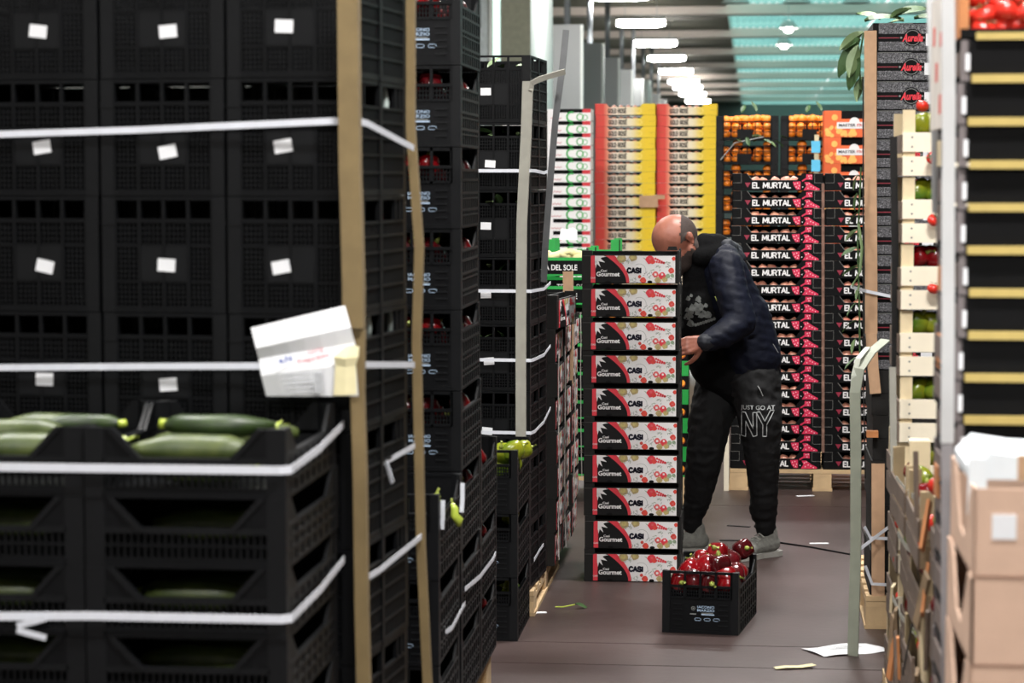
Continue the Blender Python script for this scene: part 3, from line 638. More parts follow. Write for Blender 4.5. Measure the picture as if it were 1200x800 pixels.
for i, (px, py, Y, s_) in enumerate(((601, 528, 8.99, 1), (590, 532, 9.0, 1), (611, 527, 9.06, .95), (587, 545, 9.02, 1), (600, 545, 9.02, .9))):
    pepper(at(px, py, Y), 'green and yellow pepper heaped in the floor crate of the third stack', 'green peppers in the floor stack', 2, s_)
for r, py in ((1, 606), (0, 690)):
    pepper(at(613, py, 9.12)+Vector((-.05, 0, .004)), 'green pepper in the side opening of the floor crate, %s' % ['lower', 'upper'][r], 'green peppers in the floor stack', 2, .8)
c3, s3 = math.cos(A3), math.sin(A3)
def pt3(lx, ly, z): return (X3+lx*c3-ly*s3, F3+lx*s3+ly*c3, z)
for i, (py, pb, lb) in enumerate(((200, 199, 'topmost'), (341, 331, 'second from the top'), (422, 405, 'third from the top'), (507, 478, 'lowest'))):
    z = zw(py, F3-.03, 600)
    strap('packing_strap', [pt3(-.6, -.012, z), pt3(-.03, -.03, z), pt3(.006, -.03, z), pt3(.012, .03, z), pt3(.012, .3, zw(py*.45+pb*.55+3, F3+.3, 640)), pt3(.012, .5, zw(pb, F3+.5, 640))], 'white strap around the third stack, %s' % lb, .013)
strap('packing_strap', [at(626, 656, 9.35), at(632, 645, 9.6), at(637, 638, 9.8)], 'white strap low beside the long pallet', .013)
edge_board('edge_board', [e(624, 95, F3-.035), e(622, 160, F3-.035), e(617, 260, F3-.035), e(616, 380, F3-.035), e(616, 515, F3-.035)], .04, M_greyboard, 'pale grey edge board on the corner of the third stack')
one('bent_strip', MB().ribbon([at(622, 106, 9.38), at(624, 97, 9.38), at(632, 93, 9.39), at(648, 88, 9.42), at(662, 84, 9.45)], .022, M_greyboard, .006, up=(.25, 0, .97)), 'bent grey board end sticking out at the top of the third stack', 'edge board', group='card edge boards')
one('leaning_strip', MB().ribbon([at(663.5, 35, 9.6), at(659, 80, 9.6), at(651, 140, 9.62), at(645, 210, 9.65), at(639, 290, 9.7), at(637, 330, 9.75)], .026, mat('slate_strip', (112, 114, 116), .6), .006, up=(1, 0, 0)), 'long grey strip leaning behind the third stack', 'edge board', group='card edge boards')
# ------------------------------------------------------------------ white tomato cartons ("CASI Gourmet")
CW, CH, CDp = .418, .1438, .33
def casi_assembly():
    W = CW/2; H = CH-.001; m = M_card
    body = MB().box(-W+.003, W-.003, .003, .009, .004, .120, m).box(-W+.003, W-.003, CDp-.009, CDp-.003, .004, .120, m).box(-W+.002, -W+.008, .003, CDp-.003, .0, H-.008, m).box(W-.008, W-.002, .003, CDp-.003, 0, H-.008, m).box(-W+.004, W-.004, .004, CDp-.004, 0, .005, m)
    post = MB().prism([(0, 0), (.046, 0), (.046, .008), (.012, .05), (0, .05)], 0, H, m, 'z').box(.002, .044, -.0006, .001, .118, .120, mat('card_crease', (70, 68, 66), .7)).mesh('corner_post')
    rpost = MB().prism([(0, 0), (.008, 0), (.008, .05), (0, .05)], 0, H, m, 'z').mesh('corner_post')
    lip = MB().box(-.165, .2, .004, .016, .121, .124, m).box(-.165, .2, .05, .06, .121, H-.004, M_cardd).mesh('top_lip')
    K = 1/9.19/272.6                       # print layout
    X = lambda zx: (680+zx/9.19-740.3)/272.6
    Z = lambda zy: .120-(zy-98)*K*.985
    p = MB(); x0, x1, z0, z1 = X(128), X(1036), .004, .1205
    p.poly([(x0, 0, z0), (x1, 0, z0), (x1, 0, z1), (x0, 0, z1)], M_white)
    def curve(a, b, n=14): return [(a+(b-a)*math.sin(t/n*PI/2)**1.0, z1-(z1-z0)*(t/n)**1.08) for t in range(n+1)]
    inner, outer = curve(X(285), X(512)), curve(X(385), X(545))
    p.poly([(x, -.0005, z) for x, z in [(x0, z0)]+outer[::-1]+[(x0, z1)]][::1], M_red)
    p.poly([(x, -.001, z) for x, z in [(X(178), z0)]+inner[::-1]+[(X(178), z1)]], M_blackp)
    sx, sz = X(172), Z(100)
    for tip, a, b in (((300, 106), (190, 98), (190, 128)), ((282, 172), (215, 112), (180, 150)), ((234, 224), (205, 140), (172, 165)), ((180, 240), (172, 130), (200, 160))):
        p.poly([(X(a[0]), -.0015, Z(a[1])), (X(b[0]), -.0015, Z(b[1])), (X(tip[0]), -.0015, Z(tip[1]))][::1], M_white)
    p.poly([(X(172), -.0014, Z(98)), (X(172), -.0014, Z(200)), (X(188), -.0014, Z(170)), (X(212), -.0014, Z(150)), (X(232), -.0014, Z(128)), (X(275), -.0014, Z(98))], M_white)
    for zx, zy, r, mm in ((460, 125, 44, M_olivep), (583, 112, 40, M_olivep), (765, 138, 42, M_red), (795, 160, 24, M_tomp), (1022, 128, 20, M_tomp), (995, 258, 28, M_tomp), (825, 300, 30, M_pinkp), (897, 315, 34, M_red), (692, 366, 30, M_tomp), (655, 326, 16, M_tomp),
                          (850, 362, 30, M_olivep), (925, 352, 28, M_yellp), (958, 318, 22, M_greenp), (1005, 312, 18, M_greenp), (1010, 372, 22, M_white)):
        p.disc(X(zx), Z(zy), r*K*1.15, -.001, mm, 10, wob=.1)
    for zx, zy, r, mm in ((460, 125, 26, M_yellp), (583, 112, 24, M_yellp), (825, 300, 14, M_white), (897, 300, 12, M_white), (995, 262, 12, M_pinkp), (765, 130, 14, M_pinkp)):
        p.disc(X(zx), Z(zy), r*K, -.0016, mm, 8, wob=.15)
    for i in range(5): p.disc(X(825+22*i), Z(128+11*i), 13*K, -.0013, M_red, 7); p.disc(X(815+24*i), Z(160+4*i), 12*K, -.0013, M_red, 7)
    rr = random.Random(3)
    for i in range(70):
        zx, zy = rr.choice([(850, 235), (770, 280), (960, 190), (740, 320), (590, 365), (980, 340), (500, 160)]); zx += rr.uniform(-45, 45); zy += rr.uniform(-30, 30); a = rr.uniform(0, PI); L = 16
        c_, s_ = math.cos(a)*L, math.sin(a)*L
        p.poly([(X(zx-c_), -.0012, Z(zy-s_)), (X(zx+s_*.2), -.0012, Z(zy-c_*.2)), (X(zx+c_), -.0012, Z(zy+s_)), (X(zx-s_*.2), -.0012, Z(zy+c_*.2))], rr.choice([M_greyp, M_greenp, M_greyp]))
    p.poly([(X(685), -.0012, Z(115)), (X(712), -.0012, Z(138)), (X(715), -.0012, Z(125))], M_greenp)
    p.ring(X(650), Z(258), 70*K, 73*K, -.0012, M_greyp, -.6, 2.2, 16)
    p.disc(X(312), Z(384), 30*K, -.0022, M_cardd, 12, rz=14*K); p.disc(X(765), Z(382), 28*K, -.0022, M_cardd, 12, rz=16*K)  # black discs painted where cutouts show the shaded inside of the carton
    p.v = [(max(x0, min(x1, a)), b, max(z0, min(z1, c))) for a, b, c in p.v]
    tx = []
    def T(body, a, b, ya, yb, mm, bold=0): tx.append(('lettering', text_mesh(body, X(b)-X(a), mm, Z(ya)-Z(yb), bold), ((X(a)+X(b))/2, -.0022, (Z(ya)+Z(yb))/2)))
    T('Gourmet', 188, 440, 272, 324, M_white, .03); T('Casi', 235, 302, 248, 274, M_white, .02); tx.append(('lettering', stroke_text('CASI', X(680)-X(514), Z(224)-Z(292), 19*K, M_navyp, .22), ((X(514)+X(680))/2, -.0022, Z(258))))
    tx.append(('lettering', text_mesh('CASI', .02, M_white, .007, .01), (X(152), -.0022, Z(340)), (0, -PI/2, 0)))
    sidep = []
    for s, rz in ((1, PI/2), (-1, -PI/2)):
        sidep.append(('side_lettering', text_mesh('CASI', .11, M_greyp, .034, .02), (s*(W-.0008), CDp/2, .075), (0, 0, rz)))
        sidep.append(('side_lettering', text_mesh('Gourmet', .1, M_greyp, .016, .01), (s*(W-.0008), CDp/2, .045), (0, 0, rz)))
    return [('tray_body', body.mesh('tray_body')), ('corner_post', post, (-W, 0, 0)), ('corner_post', rpost, (W-.008, 0, 0)), ('corner_post', rpost, (W-.008, CDp-.05, 0)), ('corner_post', rpost, (-W, CDp-.05, 0)),
            ('top_lip', lip), ('front_print', p.mesh('front_print'), (0, 0, 0), (0, 0, 0), tx)] + sidep
CASI = casi_assembly()
XCA, YCA = xw(740, 10.27, 500), 10.27
for r in range(10):
    place(CASI, 'tomato_carton', 'white printed tomato carton, %s of the stack beside the man' % ORD[9-r], 'carton', (xw(742-.42*r, 10.27, 500)+jit(.002), YCA+jit(.003), .0005+.1438*r), jit(.004), 'white tomato cartons stacked on the floor')
flap = MB().prism([(0, 0), (.045, 0), (.04, .016), (.006, .016)], 0, .003, M_card)
one('carton_flap', flap, 'black card tab standing on the top right corner of the tomato carton stack', 'card tab', (XCA+.15, YCA+.012, 1.439))
bar = MB()
# a strip of colour scale printed on the tray lip under the second carton
# carton pile on the long pallet, fronts to the aisle
XS = xw(650, 10.0)+.002
for c in range(3):
    for r in range(7):
        place(CASI, 'tomato_carton', 'tomato carton facing the aisle, %s, %s row of left pile' % (ORD[7-r], ['nearest', 'middle', 'farthest'][c]), 'carton',
              (XS+jit(.006), 10.02+.209+.424*c, .105+.1438*r), PI/2+jit(.02), 'tomato cartons piled on the long pallet')
place(CASI, 'tomato_carton', 'tomato carton with black end towards us, on top of the left carton pile', 'carton', (XS+.03, 10.24, .105+.1438*7), PI/2-.12, 'tomato cartons piled on the long pallet')
for i, (px, Y, p0, p1) in enumerate(((648, 10.04, 415, 655), (656, 10.45, 405, 640), (667, 10.87, 372, 600), (675, 11.28, 366, 560))):
    mb = MB().ribbon([at(px+jit(1), p0+(p1-p0)*k/6, Y+.0) + Vector((.025, 0, 0)) for k in range(7)], .018, mat('clear_film', (176, 170, 166), .3, .25, 60), .003, up=(0, 1, 0))
    one('film_strip', mb, 'crumpled film strip down the left carton pile, %s from the front' % ['first', 'second', 'third', 'fourth'][i], 'wrap', group='film strips')
edge_board('edge_board', [e(671, 318, 10.9), e(672, 390, 10.9), e(671, 450, 10.9)], .045, M_kraft, 'brown edge board standing behind the left carton pile')

# ------------------------------------------------------------------ "TERRA DEL SOLE" boxes
def terra_assembly(w=.40, h=.154, d=.30):
    W = w/2; m = M_cardd
    b = MB().box(-W, W, .0, .006, 0, .085, m).box(-W, W, d-.006, d, 0, .085, m).box(-W, -W+.006, 0, d, 0, .085, m).box(W-.006, W, 0, d, 0, .085, m).box(-W, W, 0, d, 0, .005, m)
    g = MB()
    for x0, x1 in ((-W, -W+.045), (W-.045, W)):
        for y0, y1 in ((-.001, .007), (d-.007, d+.001)): g.box(x0, x1, y0, y1, .085, h, M_greenbox)
    for s in (-1, 1): g.box(s*W-.003, s*W+.003, 0, .06, .085, h, M_cardd)
    rim = MB().box(-W, W, -.002, .008, .082, .098, M_greenbox).box(-W, W, -.002, .004, .0, .008, M_greenbox)
    lg = MB().disc(0, 0, .016, 0, mat('amber_print', (236, 150, 40), .5, .1, 40), 12).disc(0, -.004, .02, .0004, mat('brown_print', (150, 70, 24), .5), 12)
    return [('tray_body', b.mesh('tray_body')), ('corner_tabs', g.mesh('corner_tabs')), ('green_rim', rim.mesh('green_rim')), ('lettering', text_mesh('TERRA DEL SOLE', .25, M_white, .03, .012), (-.02, -.003, .045)), ('printed_sun', lg.mesh('printed_sun'), (W-.035, -.0035, .045))]
TER = terra_assembly()
YT = 12.8
def terra_stack(xr, Y, n, what, base=.06):
    for r in range(n):
        place(TER, 'produce_tray', 'black and green produce tray, %s of the %s' % (ORD[n-1-r], what), 'tray', (xr-.2, Y, base+.154*r), jit(.01), 'black and green produce trays')
terra_stack(xw(697, YT), YT, 8, 'left stack', .1455)
terra_stack(xw(725, YT+.45), YT+.45, 8, 'half hidden stack', .1455+.03)
terra_stack(xw(807, YT), YT, 5, 'short stack behind the man', .1455)
pallet('pallet', 'wooden pallet under the black and green trays', xw(697, YT)-1.3, xw(697, YT)+.5, YT-.02, YT+.8, .144)
for i in range(7):
    t = mesh_obj('corn_cob', MB().tube([(-.07, 0, 0), (-.05, 0, 0), (.04, 0, .004), (.075, 0, 0)], .022, M_corn, 10, rs=[.008, .02, .022, .008]).mesh('corn_cob', True), None, (xw(697, YT)-.33+.045*i, YT+.06+.03*(i % 3), 1.1455+.154*1+.03+.012*(i % 2)), (0, jit(.3), .4+jit(.6)))
    tag(t, 'pale cob lying in the top black and green tray', 'vegetable', 'pale cobs in the top tray')
    t.location.z = .1455+.154*8-.154+.10+.012*(i % 2)
one('white_wrapper', MB().prism([(-.05, 0), (.05, 0), (.045, .05), (.02, .065), (-.02, .055), (-.04, .06)], 0, .04, M_foam), 'white wrapper sticking up from the top black and green tray', 'wrapper', at(666, 281, YT+.1))

# ------------------------------------------------------------------ "EL MURTAL" boxes
def murtal_assembly(w=.505, h=.0968, d=.32):
    W = w/2; H = h-.001; m = M_cardd
    b = MB().prism([(-W, 0), (W, 0), (W, H), (.135, H), (.105, .058), (-.14, .058), (-.17, H), (-W, H)], 0, .006, m)
    b.box(-W, W, d-.006, d, 0, H*.9, m).box(-W, -W+.006, 0, d, 0, H*.9, m).box(W-.006, W, 0, d, 0, H*.9, m).box(-W, W, .003, d, 0, .005, m)
    M_ed = mat('pale_card_edge', (112, 110, 106), .7, .3, 40)  # paler lines along the raised panel outlines
    ed = MB(); t = .0016
    for x0, x1 in ((-W, -W+.052), (W-.05, W)):
        ed.box(x0, x1, -.0006, .0004, H-t, H, M_ed).box(x0+.004, x1, -.0006, .0004, .042, .042+t, M_ed)
        ed.box(x1-t if x0 < 0 else x0, x1 if x0 < 0 else x0+t, -.0006, .0004, .042, H, M_ed)
    ed.box(-.14, .105, -.0006, .0004, .0575, .059, M_ed)
    ed.prism([(-.172, H), (-.169, H), (-.139, .058), (-.142, .058)], -.0006, .0004, M_ed)
    pr = MB(); y = -.0008
    k = 1/10/208.6; X = lambda zx: (850+zx/10-910.2)/208.6; Z = lambda zy: (267-zy)*k
    for P in ([(775, 165), (865, 160), (865, 255), (820, 255), (790, 215)], [(910, 170), (960, 168), (1025, 215), (1085, 245), (1085, 262), (900, 262), (930, 215)], [(930, 80), (1000, 80), (1000, 140), (930, 140)], [(880, 150), (930, 118), (930, 140), (885, 165)], ):
        pr.poly([(X(a), y, Z(c)) for a, c in P][::-1], M_magenta if P[0][0] > 300 else mat('dark_magenta_print', (130, 26, 50), .5))
    rr = random.Random(5)
    for a, c in ((800, 190), (830, 180), (850, 210), (815, 225), (840, 240), (940, 195), (965, 185), (985, 220), (950, 240), (1015, 232), (1045, 250), (960, 100), (985, 95), (970, 125), (890, 225)):
        pr.disc(X(a), Z(c), 6*k, y-.0006, M_white, 6)
    lt = MB().poly([(X(222), y, Z(175)), (X(255), y, Z(232)), (X(290), y, Z(175))], mat('dark_magenta_print', (130, 26, 50), .5)); ltm = MB(); ltm.poly([(X(222), y, Z(175)), (X(255), y, Z(232)), (X(290), y, Z(175))], MATS['dark_magenta_print'])
    return [('printed_heart', ltm.mesh('printed_heart')), ('tray_body', b.mesh('tray_body')), ('panel_outlines', ed.mesh('panel_outlines')), ('printed_berries', pr.mesh('printed_berries')), ('lettering', stroke_text('EL MURTAL', X(756)-X(306), 72*k, 13.5*k, M_white), ((X(306)+X(756))/2, -.0012, Z(206)))]
MUR = murtal_assembly()
YM = 13.4
for c, (pa, pb) in enumerate(((857, 963), (966, 1072))):
    xc = xw((pa+pb)/2, YM)
    for r in range(17):
        place(MUR, 'berry_box', 'black lettered fruit box, %s, %s column behind the man' % (ORD[16-r], ['left', 'right'][c]), 'box', (xc+jit(.003), YM+jit(.003), .1225+.0972*r), 0, 'black fruit boxes behind the man')
    for r in range(17):
        for k in range(5):
            if c and k > 2: continue
            t = mesh_obj('small_fruit', pom_me, None, (xc-.13+.055*k+jit(.012), YM+.05+jit(.01), .1225+.0972*r+.042+jit(.004)), (jit(.5), jit(.5), jit(3)), random.uniform(.85, 1.05))
            tag(t, 'small pinkish fruit in the black fruit box %s, %s column' % (ORD[16-r], ['left', 'right'][c]), 'fruit', 'fruit in the black fruit boxes')
pallet('pallet', 'wooden pallet under the black fruit boxes behind the man', xw(856, YM), xw(1075, YM), YM-.02, YM+.9, .122)
one('brown_strip', MB().ribbon([at(964.5, 215+i*45, YM-.012) for i in range(8)], .016, mat('glossy_brown_tape', (120, 92, 80), .25, .4, 30), .003, up=(1, 0, 0)), 'glossy brown strap hanging between the black fruit box columns', 'strap')
one('wooden_post', MB().box(-.014, .014, 0, .03, 0, .32, M_woodw), 'short pale wooden post beside the pallet behind the man', 'post', at(851, 572, 13.35)+Vector((0, 0, .0)))
bpy.data.objects['wooden_post'].location.z = 0

# ------------------------------------------------------------------ "GOLD ROSE" boxes far behind
M_gold = ramp_mat('gold_rose_print', [(0, (208, 52, 44)), (.14, (214, 66, 52)), (.22, (226, 150, 120)), (.3, (232, 214, 196)), (.58, (234, 222, 190)), (.74, (230, 200, 60)), (.84, (232, 196, 16)), (1, (230, 196, 10))])
def gold_assembly(w=.52, h=.0965, d=.34):
    W = w/2; H = h-.001
    b = MB().prism([(-W, 0), (W, 0), (W, H), (.15, H), (.125, .068), (-.14, .068), (-.16, H), (-W, H)], 0, .006, M_gold)
    b.box(-W, -W+.006, 0, d, 0, H*.95, mat('red_board', (204, 54, 46), .5)).box(W-.006, W, 0, d, 0, H*.95, mat('yellow_board', (232, 198, 20), .5)).box(-W, W, d-.006, d, 0, H*.9, M_cardd).box(-W, W, .004, d, 0, .005, M_cardd)
    fold = MB()
    for x0, x1, z in ((-W+.0, -.2, .045), (.2, W, .042)): fold.box(x0, x1, -.0005, .0004, z, z+.0016, mat('fold_line', (150, 110, 50), .7))
    pr = MB().ring(.115, .035, .02, .026, -.0006, mat('gold_fruit_print', (238, 214, 110), .5), 0, 2*PI, 14)
    return [('tray_body', b.mesh('tray_body')), ('fold_lines', fold.mesh('fold_lines')), ('printed_fruit', pr.mesh('printed_fruit')), ('lettering', stroke_text('GOLD ROS\u00c9', .16, .042, .0075, mat('dark_grey_print', (58, 54, 50), .6), .38), (-.068, -.001, .034))]
GOLD = gold_assembly()
YG = 20.6
for c, (px, topy) in enumerate(((732, 121), (803.5, 121))):
    n = 23; z0 = zw(topy, YG)-n*.0972
    for r in range(n):
        place(GOLD, 'apple_box', 'red to yellow fruit box, %s of the %s far column' % (ORD[n-1-r], ['left', 'right'][c]), 'box', (xw(px, YG)+jit(.004), YG+.1*c, z0+.0972*r), 0, 'red to yellow fruit boxes')
    for r in range(n-13, n):
        for k in range(4):
            t = mesh_obj('apple', pom_me, None, (xw(px, YG)-.1+.06*k, YG+.1*c+.05, z0+.0972*r+.048), (0, 0, k), 1.0)
            tag(t, 'pale apple in the red to yellow box %s, %s column' % (ORD[n-1-r], ['left', 'right'][c]), 'fruit', 'apples in the red to yellow boxes')
pallet('pallet', 'far wooden pallet under the red to yellow boxes', xw(695, YG), xw(842, YG), YG-.02, YG+.9, z0-.001)
one('torn_card', MB().box(-.08, .08, 0, .004, -.05, .05, M_kraft).box(.04, .14, -.001, .003, .02, .055, M_kraft), 'torn brown card stuck on the red to yellow boxes', 'card', at(760, 236, YG-.03))

# ------------------------------------------------------------------ white and green boxes
def wg_assembly(w=.36, h=.1, d=.3):
    W = w/2; H = h-.001
    b = MB().box(-W, W, 0, .005, .0, .068, M_white).box(W-.07, W, 0, .005, .068, H, mat('crimson_board', (196, 40, 52), .5)).box(-W, -W+.05, 0, .005, .068, H, M_white).box(-W, W, d-.005, d, 0, H*.9, M_cardd).box(-W, -W+.005, 0, d, 0, H, M_white).box(W-.005, W, 0, d, 0, H, M_white).box(-W, W, .004, d, 0, .005, M_cardd).box(-W+.05, W-.07, .03, .035, .06, H, M_cardd)
    M_g = mat('fresh_green_print', (46, 158, 70), .5, .1, 20)
    pr = MB().ring(.02, .034, .03, .045, -.0006, M_g, PI*.35, PI*1.6, 14).ring(.09, .032, .022, .031, -.0008, M_g, 0, 2*PI, 14).ring(.13, .028, .018, .024, -.0010, M_g, 0, 2*PI, 12)
    return [('tray_body', b.mesh('tray_body')), ('printed_rings', pr.mesh('printed_rings')), ('printed_script', MB().tube([(-.15+.008*i, 0, .022+.006*math.sin(i*1.9)) for i in range(12)], .0028, mat('pale_red_print', (190, 90, 96), .5), 4).mesh('printed_script'))]
WG = wg_assembly()
YW = 19.6
n = 22; top = zw(127, YW)
for c in range(2):
    for r in range(n):
        place(WG, 'fruit_box', 'white fruit box with green rings, %s of the %s stack' % (ORD[n-1-r], ['right-hand', 'left-hand'][c]), 'box', (xw(692, YW)-.18-.37*c, YW, top-n*.1+.1*r), 0, 'white boxes with green rings')
pallet('pallet', 'far wooden pallet under the white and green boxes', xw(692, YW)-.75, xw(692, YW), YW-.02, YW+.8, top-n*.1-.001)

# ------------------------------------------------------------------ orange crates and orange cartons
def orange_crate(w=.44, h=.172, d=.4):
    W = w/2; H = h-.002; m = M_black
    f = MB().box(-W+.05, W-.05, 0, .01, 0, .02, m).box(-W+.05, W-.05, 0, .01, H-.045, H-.037, m).box(-.07, .03, .002, .009, .02, .075, m)
    for i in range(7): f.box(-W+.05+i*(w-.1)/6-.003, -W+.05+i*(w-.1)/6+.003, 0, .008, 0, H-.04, m)
    for z in (.055, .09): f.box(-W+.05, W-.05, .001, .007, z, z+.005, m)
    post = MB().box(-.028, .028, 0, .05, 0, H, M_black2).box(-.028, .028, -.004, 0, H-.03, H, M_black2).mesh('corner_post')
    sd = lambda x: MB().box(x-.004, x+.004, .05, d-.05, 0, .12, m).mesh('side_panel')
    return [('front_panel', f.mesh('front_panel')), ('corner_post', post, (-W+.028, 0, 0)), ('corner_post', post, (W-.028, 0, 0)), ('corner_post', post, (-W+.028, d-.05, 0)), ('corner_post', post, (W-.028, d-.05, 0)), ('side_panel', sd(-W+.006)), ('side_panel', sd(W-.006)),
            ('back_panel', MB().box(-W, W, d-.01, d, 0, .13, m).mesh('back_panel')), ('base_panel', MB().box(-W+.01, W-.01, .01, d-.01, .002, .01, m).mesh('base_panel'))]
OCR = orange_crate()
YO = 17.0
for c, (px, py) in enumerate(((874, 139), (950, 136))):
    n = 12; z0 = zw(py, YO)-n*.172; xc = xw(px, YO)
    z0 = max(.1225, z0)
    for r in range(n):
        place(OCR, 'orange_crate', 'black crate of oranges, %s of the %s stack under the teal roof' % (ORD[n-1-r], ['left', 'right'][c]), 'crate', (xc, YO, z0+.172*r), 0, 'black crates of oranges')
        if r < n-5: continue
        zz = z0+.172*r
        for k in range(5):
            for q in range(3):
                if r < n-1 and q == 2 and k not in (1, 4): continue
                tag(mesh_obj('orange', ora_me, None, (xc-.145+.072*k+jit(.008), YO+.048+.01*q+jit(.004), zz+.042+.05*q+jit(.006)), (0, 0, 0)), 'orange behind the bars of the %s black crate, %s stack' % (ORD[n-1-r], ['left', 'right'][c]), 'orange', 'oranges in the black crates')
        if r == n-1:
            for k in range(4): tag(mesh_obj('orange', ora_me, None, (xc-.11+.073*k, YO+.12, zz+.145+jit(.01))), 'orange heaped on top of the %s black crate stack' % ['left', 'right'][c], 'orange', 'oranges heaped on top')
    for k, (dx, dz, sc) in enumerate(((-.04, .19, .5), (.06, .2, .6))):
        tag(mesh_obj('orange_leaf', LEAF[0], None, (xc+dx, YO+.1, z0+.172*(n-1)+dz), (.3, -1.1, 1+k), sc), 'dark leaf standing on the heaped oranges', 'leaf', 'leaves on the oranges')
zt = zw(168, YO)
t = thing('leafy_sprig', 'green leafy sprig hanging on the left crate of oranges', 'sprig', at(878, 164, YO-.03))
for k in range(9): mesh_obj('leaf_blade', LEAF[0 if k % 3 else 1], t, (-.1+.04*k, jit(.02), jit(.03)), (jit(.8), .3+jit(.6), jit(2)), .45)
mesh_obj('twig', MB().tube([(-.2, 0, -.14), (-.1, -.01, -.02), (.1, 0, .02)], .005, M_greyp, 6).mesh('twig'), t)
pallet('pallet', 'far wooden pallet under the crates of oranges', xw(836, YO), xw(990, YO), YO-.02, YO+.8, .122)
for i, py in enumerate((172, 194)):
    one('blue_card', MB().box(-.03, .03, 0, .003, -.04, .04, M_skyb), 'sky blue card on the post beside the orange cartons, %s' % ['upper', 'lower'][i], 'card', at(956, py, YO-.42), group='blue cards')
one('wooden_post', MB().box(-.015, .015, 0, .02, 0, zw(158, YO-.4), M_wood), 'pale wooden post carrying two sky blue cards', 'post', (xw(955, YO-.4), YO-.4, 0))
def master_assembly(w=.42, h=.182, d=.3):
    W = w/2; H = h-.001; m = M_obox
    b = MB().box(-W, W, 0, .005, 0, .125, m).box(-W, -.09, 0, .005, .125, H, m).box(.08, W, 0, .005, .125, H, m).box(-W, -W+.005, 0, d, 0, H, m).box(W-.005, W, 0, d, 0, H, m).box(-W, W, d-.005, d, 0, H, m).box(-W, W, .003, d, 0, .005, m).box(-.1, .09, .04, .045, .1, H, M_cardd)
    pr = MB(); rr = random.Random(8); Y_ = mat('amber_fruit_print', (244, 178, 88), .5, .1, 30)
    for i in range(16): pr.disc(-.16+rr.uniform(-.04, .16), .03+rr.uniform(-.02, .04), rr.uniform(.012, .022), -.0005-i*.00004, Y_, 9)
    pr.disc(-.135, .135, .022, -.0005, Y_, 10)
    lb = MB().box(-.12, .13, -.0015, .0, .058, .102, M_white).disc(0, .1, .036, -.0016, M_white, 14)
    return [('tray_body', b.mesh('tray_body')), ('printed_fruit', pr.mesh('printed_fruit')), ('white_panel', lb.mesh('white_panel')), ('lettering', text_mesh('MASTER', .115, M_navyp, .02, .02), (-.05, -.0025, .082)), ('lettering', text_mesh('FRUIT', .085, mat('brick_print', (196, 70, 60), .5), .02, .02), (.06, -.0025, .082))]
MAS = master_assembly()
n = 11; top = zw(130, YO-.35)
for r in range(n):
    place(MAS, 'orange_carton', 'orange printed carton, %s behind the black fruit boxes' % ORD[n-1-r], 'carton', (xw(963, YO-.35)+.21, YO-.35, top-n*.182+.182*r), 0, 'orange printed cartons')
pallet('pallet', 'far wooden pallet under the orange printed cartons', xw(963, YO-.35), xw(963, YO-.35)+.42, YO-.37, YO-.03, top-n*.182-.001)
# ------------------------------------------------------------------ pepper crate on the floor
FC = Vector((xw(774, 9.12, 700), 0, 0)); aF = -math.radians(8.2)
cF, sF = math.cos(aF), math.sin(aF)
YF = 9.115; XF = xw(866, 9.09, 700)-.15*cF
place(pepper_crate(open_back=True)+PPRINT, 'pepper_crate', 'black crate heaped with dark red peppers standing alone on the floor', 'crate', (XF, YF, .0005), aF)
def ptF(lx, ly, z): return (XF+lx*cF-ly*sF, YF+lx*sF+ly*cF, z)
pl = ((-.085, .05, .19, 0), (-.03, .055, .195, 1), (.03, .05, .19, 1), (.085, .055, .19, 0), (-.06, .14, .225, 0), (.0, .15, .235, 0), (.05, .14, .245, 1), (.1, .2, .2, 1), (-.09, .22, .19, 0), (-.03, .26, .24, 0), (.03, .25, .27, 0), (.06, .32, .23, 1), (-.05, .36, .21, 1), (.02, .37, .225, 0), (.08, .12, .2, 0), (-.08, .31, .2, 0), (.095, .3, .19, 0))
for lx, ly, z, k in pl: pepper(ptF(lx, ly, z), 'glossy red pepper in the crate on the floor', 'peppers in the crate on the floor', k, 1.12, (jit(1.5), jit(1.5), jit(3)))
pepper(ptF(.095, .46, .262), 'very dark pepper on the back corner of the floor crate', None, 1, 1.0, (1.3, .3, .4))
# things lying on the floor
one('paper_sheet', MB().surf(lambda u, v: (-.14+.28*u, -.1+.2*v, .004+.004*math.sin(u*7+v*4)), 8, 7, M_paper, False), 'white printed sheet lying on the floor by the grey-green strip', 'paper', (xw(992, 8.85), 8.86, 0), (0, 0, .5))
mesh_obj('printed_lines', MB().box(-.07, .07, -.02, -.015, .0095, .0098, M_greyp).box(-.07, .05, 0, .006, .0095, .0098, M_greyp).box(-.06, .03, .02, .026, .0095, .0098, M_greyp).mesh('printed_lines'), bpy.data.objects['paper_sheet'])
one('tape_scrap', MB().ribbon([(-.07, -.02, .004), (-.03, -.01, .008), (.02, .005, .006), (.07, .03, .01)], .035, mat('cream_tape2', (206, 196, 150), .5), .002, up=(-.2, 1, 0)), 'crumpled cream tape scrap on the floor', 'scrap', (at(931, 784, 8.5).x, 8.5, 0))
t = thing('fallen_leaf', 'small yellow-green leaf lying on the floor left of the crate', 'leaf', (xw(674, 9.58), 9.6, .006))
mesh_obj('leaf_blade', LEAF[0], t, (.0, 0, .012), (.5, .15, .5), .42); mesh_obj('leaf_stalk', MB().tube([(0, 0, .012), (-.05, -.01, .003), (-.08, -.01, .003)], .003, M_chili, 6).mesh('leaf_stalk'), t)
cb = [at(912, 636, 11.4), at(950, 641, 11.3), at(985, 647, 11.2), at(1003, 650, 11.1)]
one('thin_strap', MB().tube([(p.x, FPX*HC/(q-208), .004) for p, q in zip(cb, (636, 641, 647, 650))], .004, M_cardd, 6), 'thin black strap lying on the floor behind the grey-green strip', 'strap')
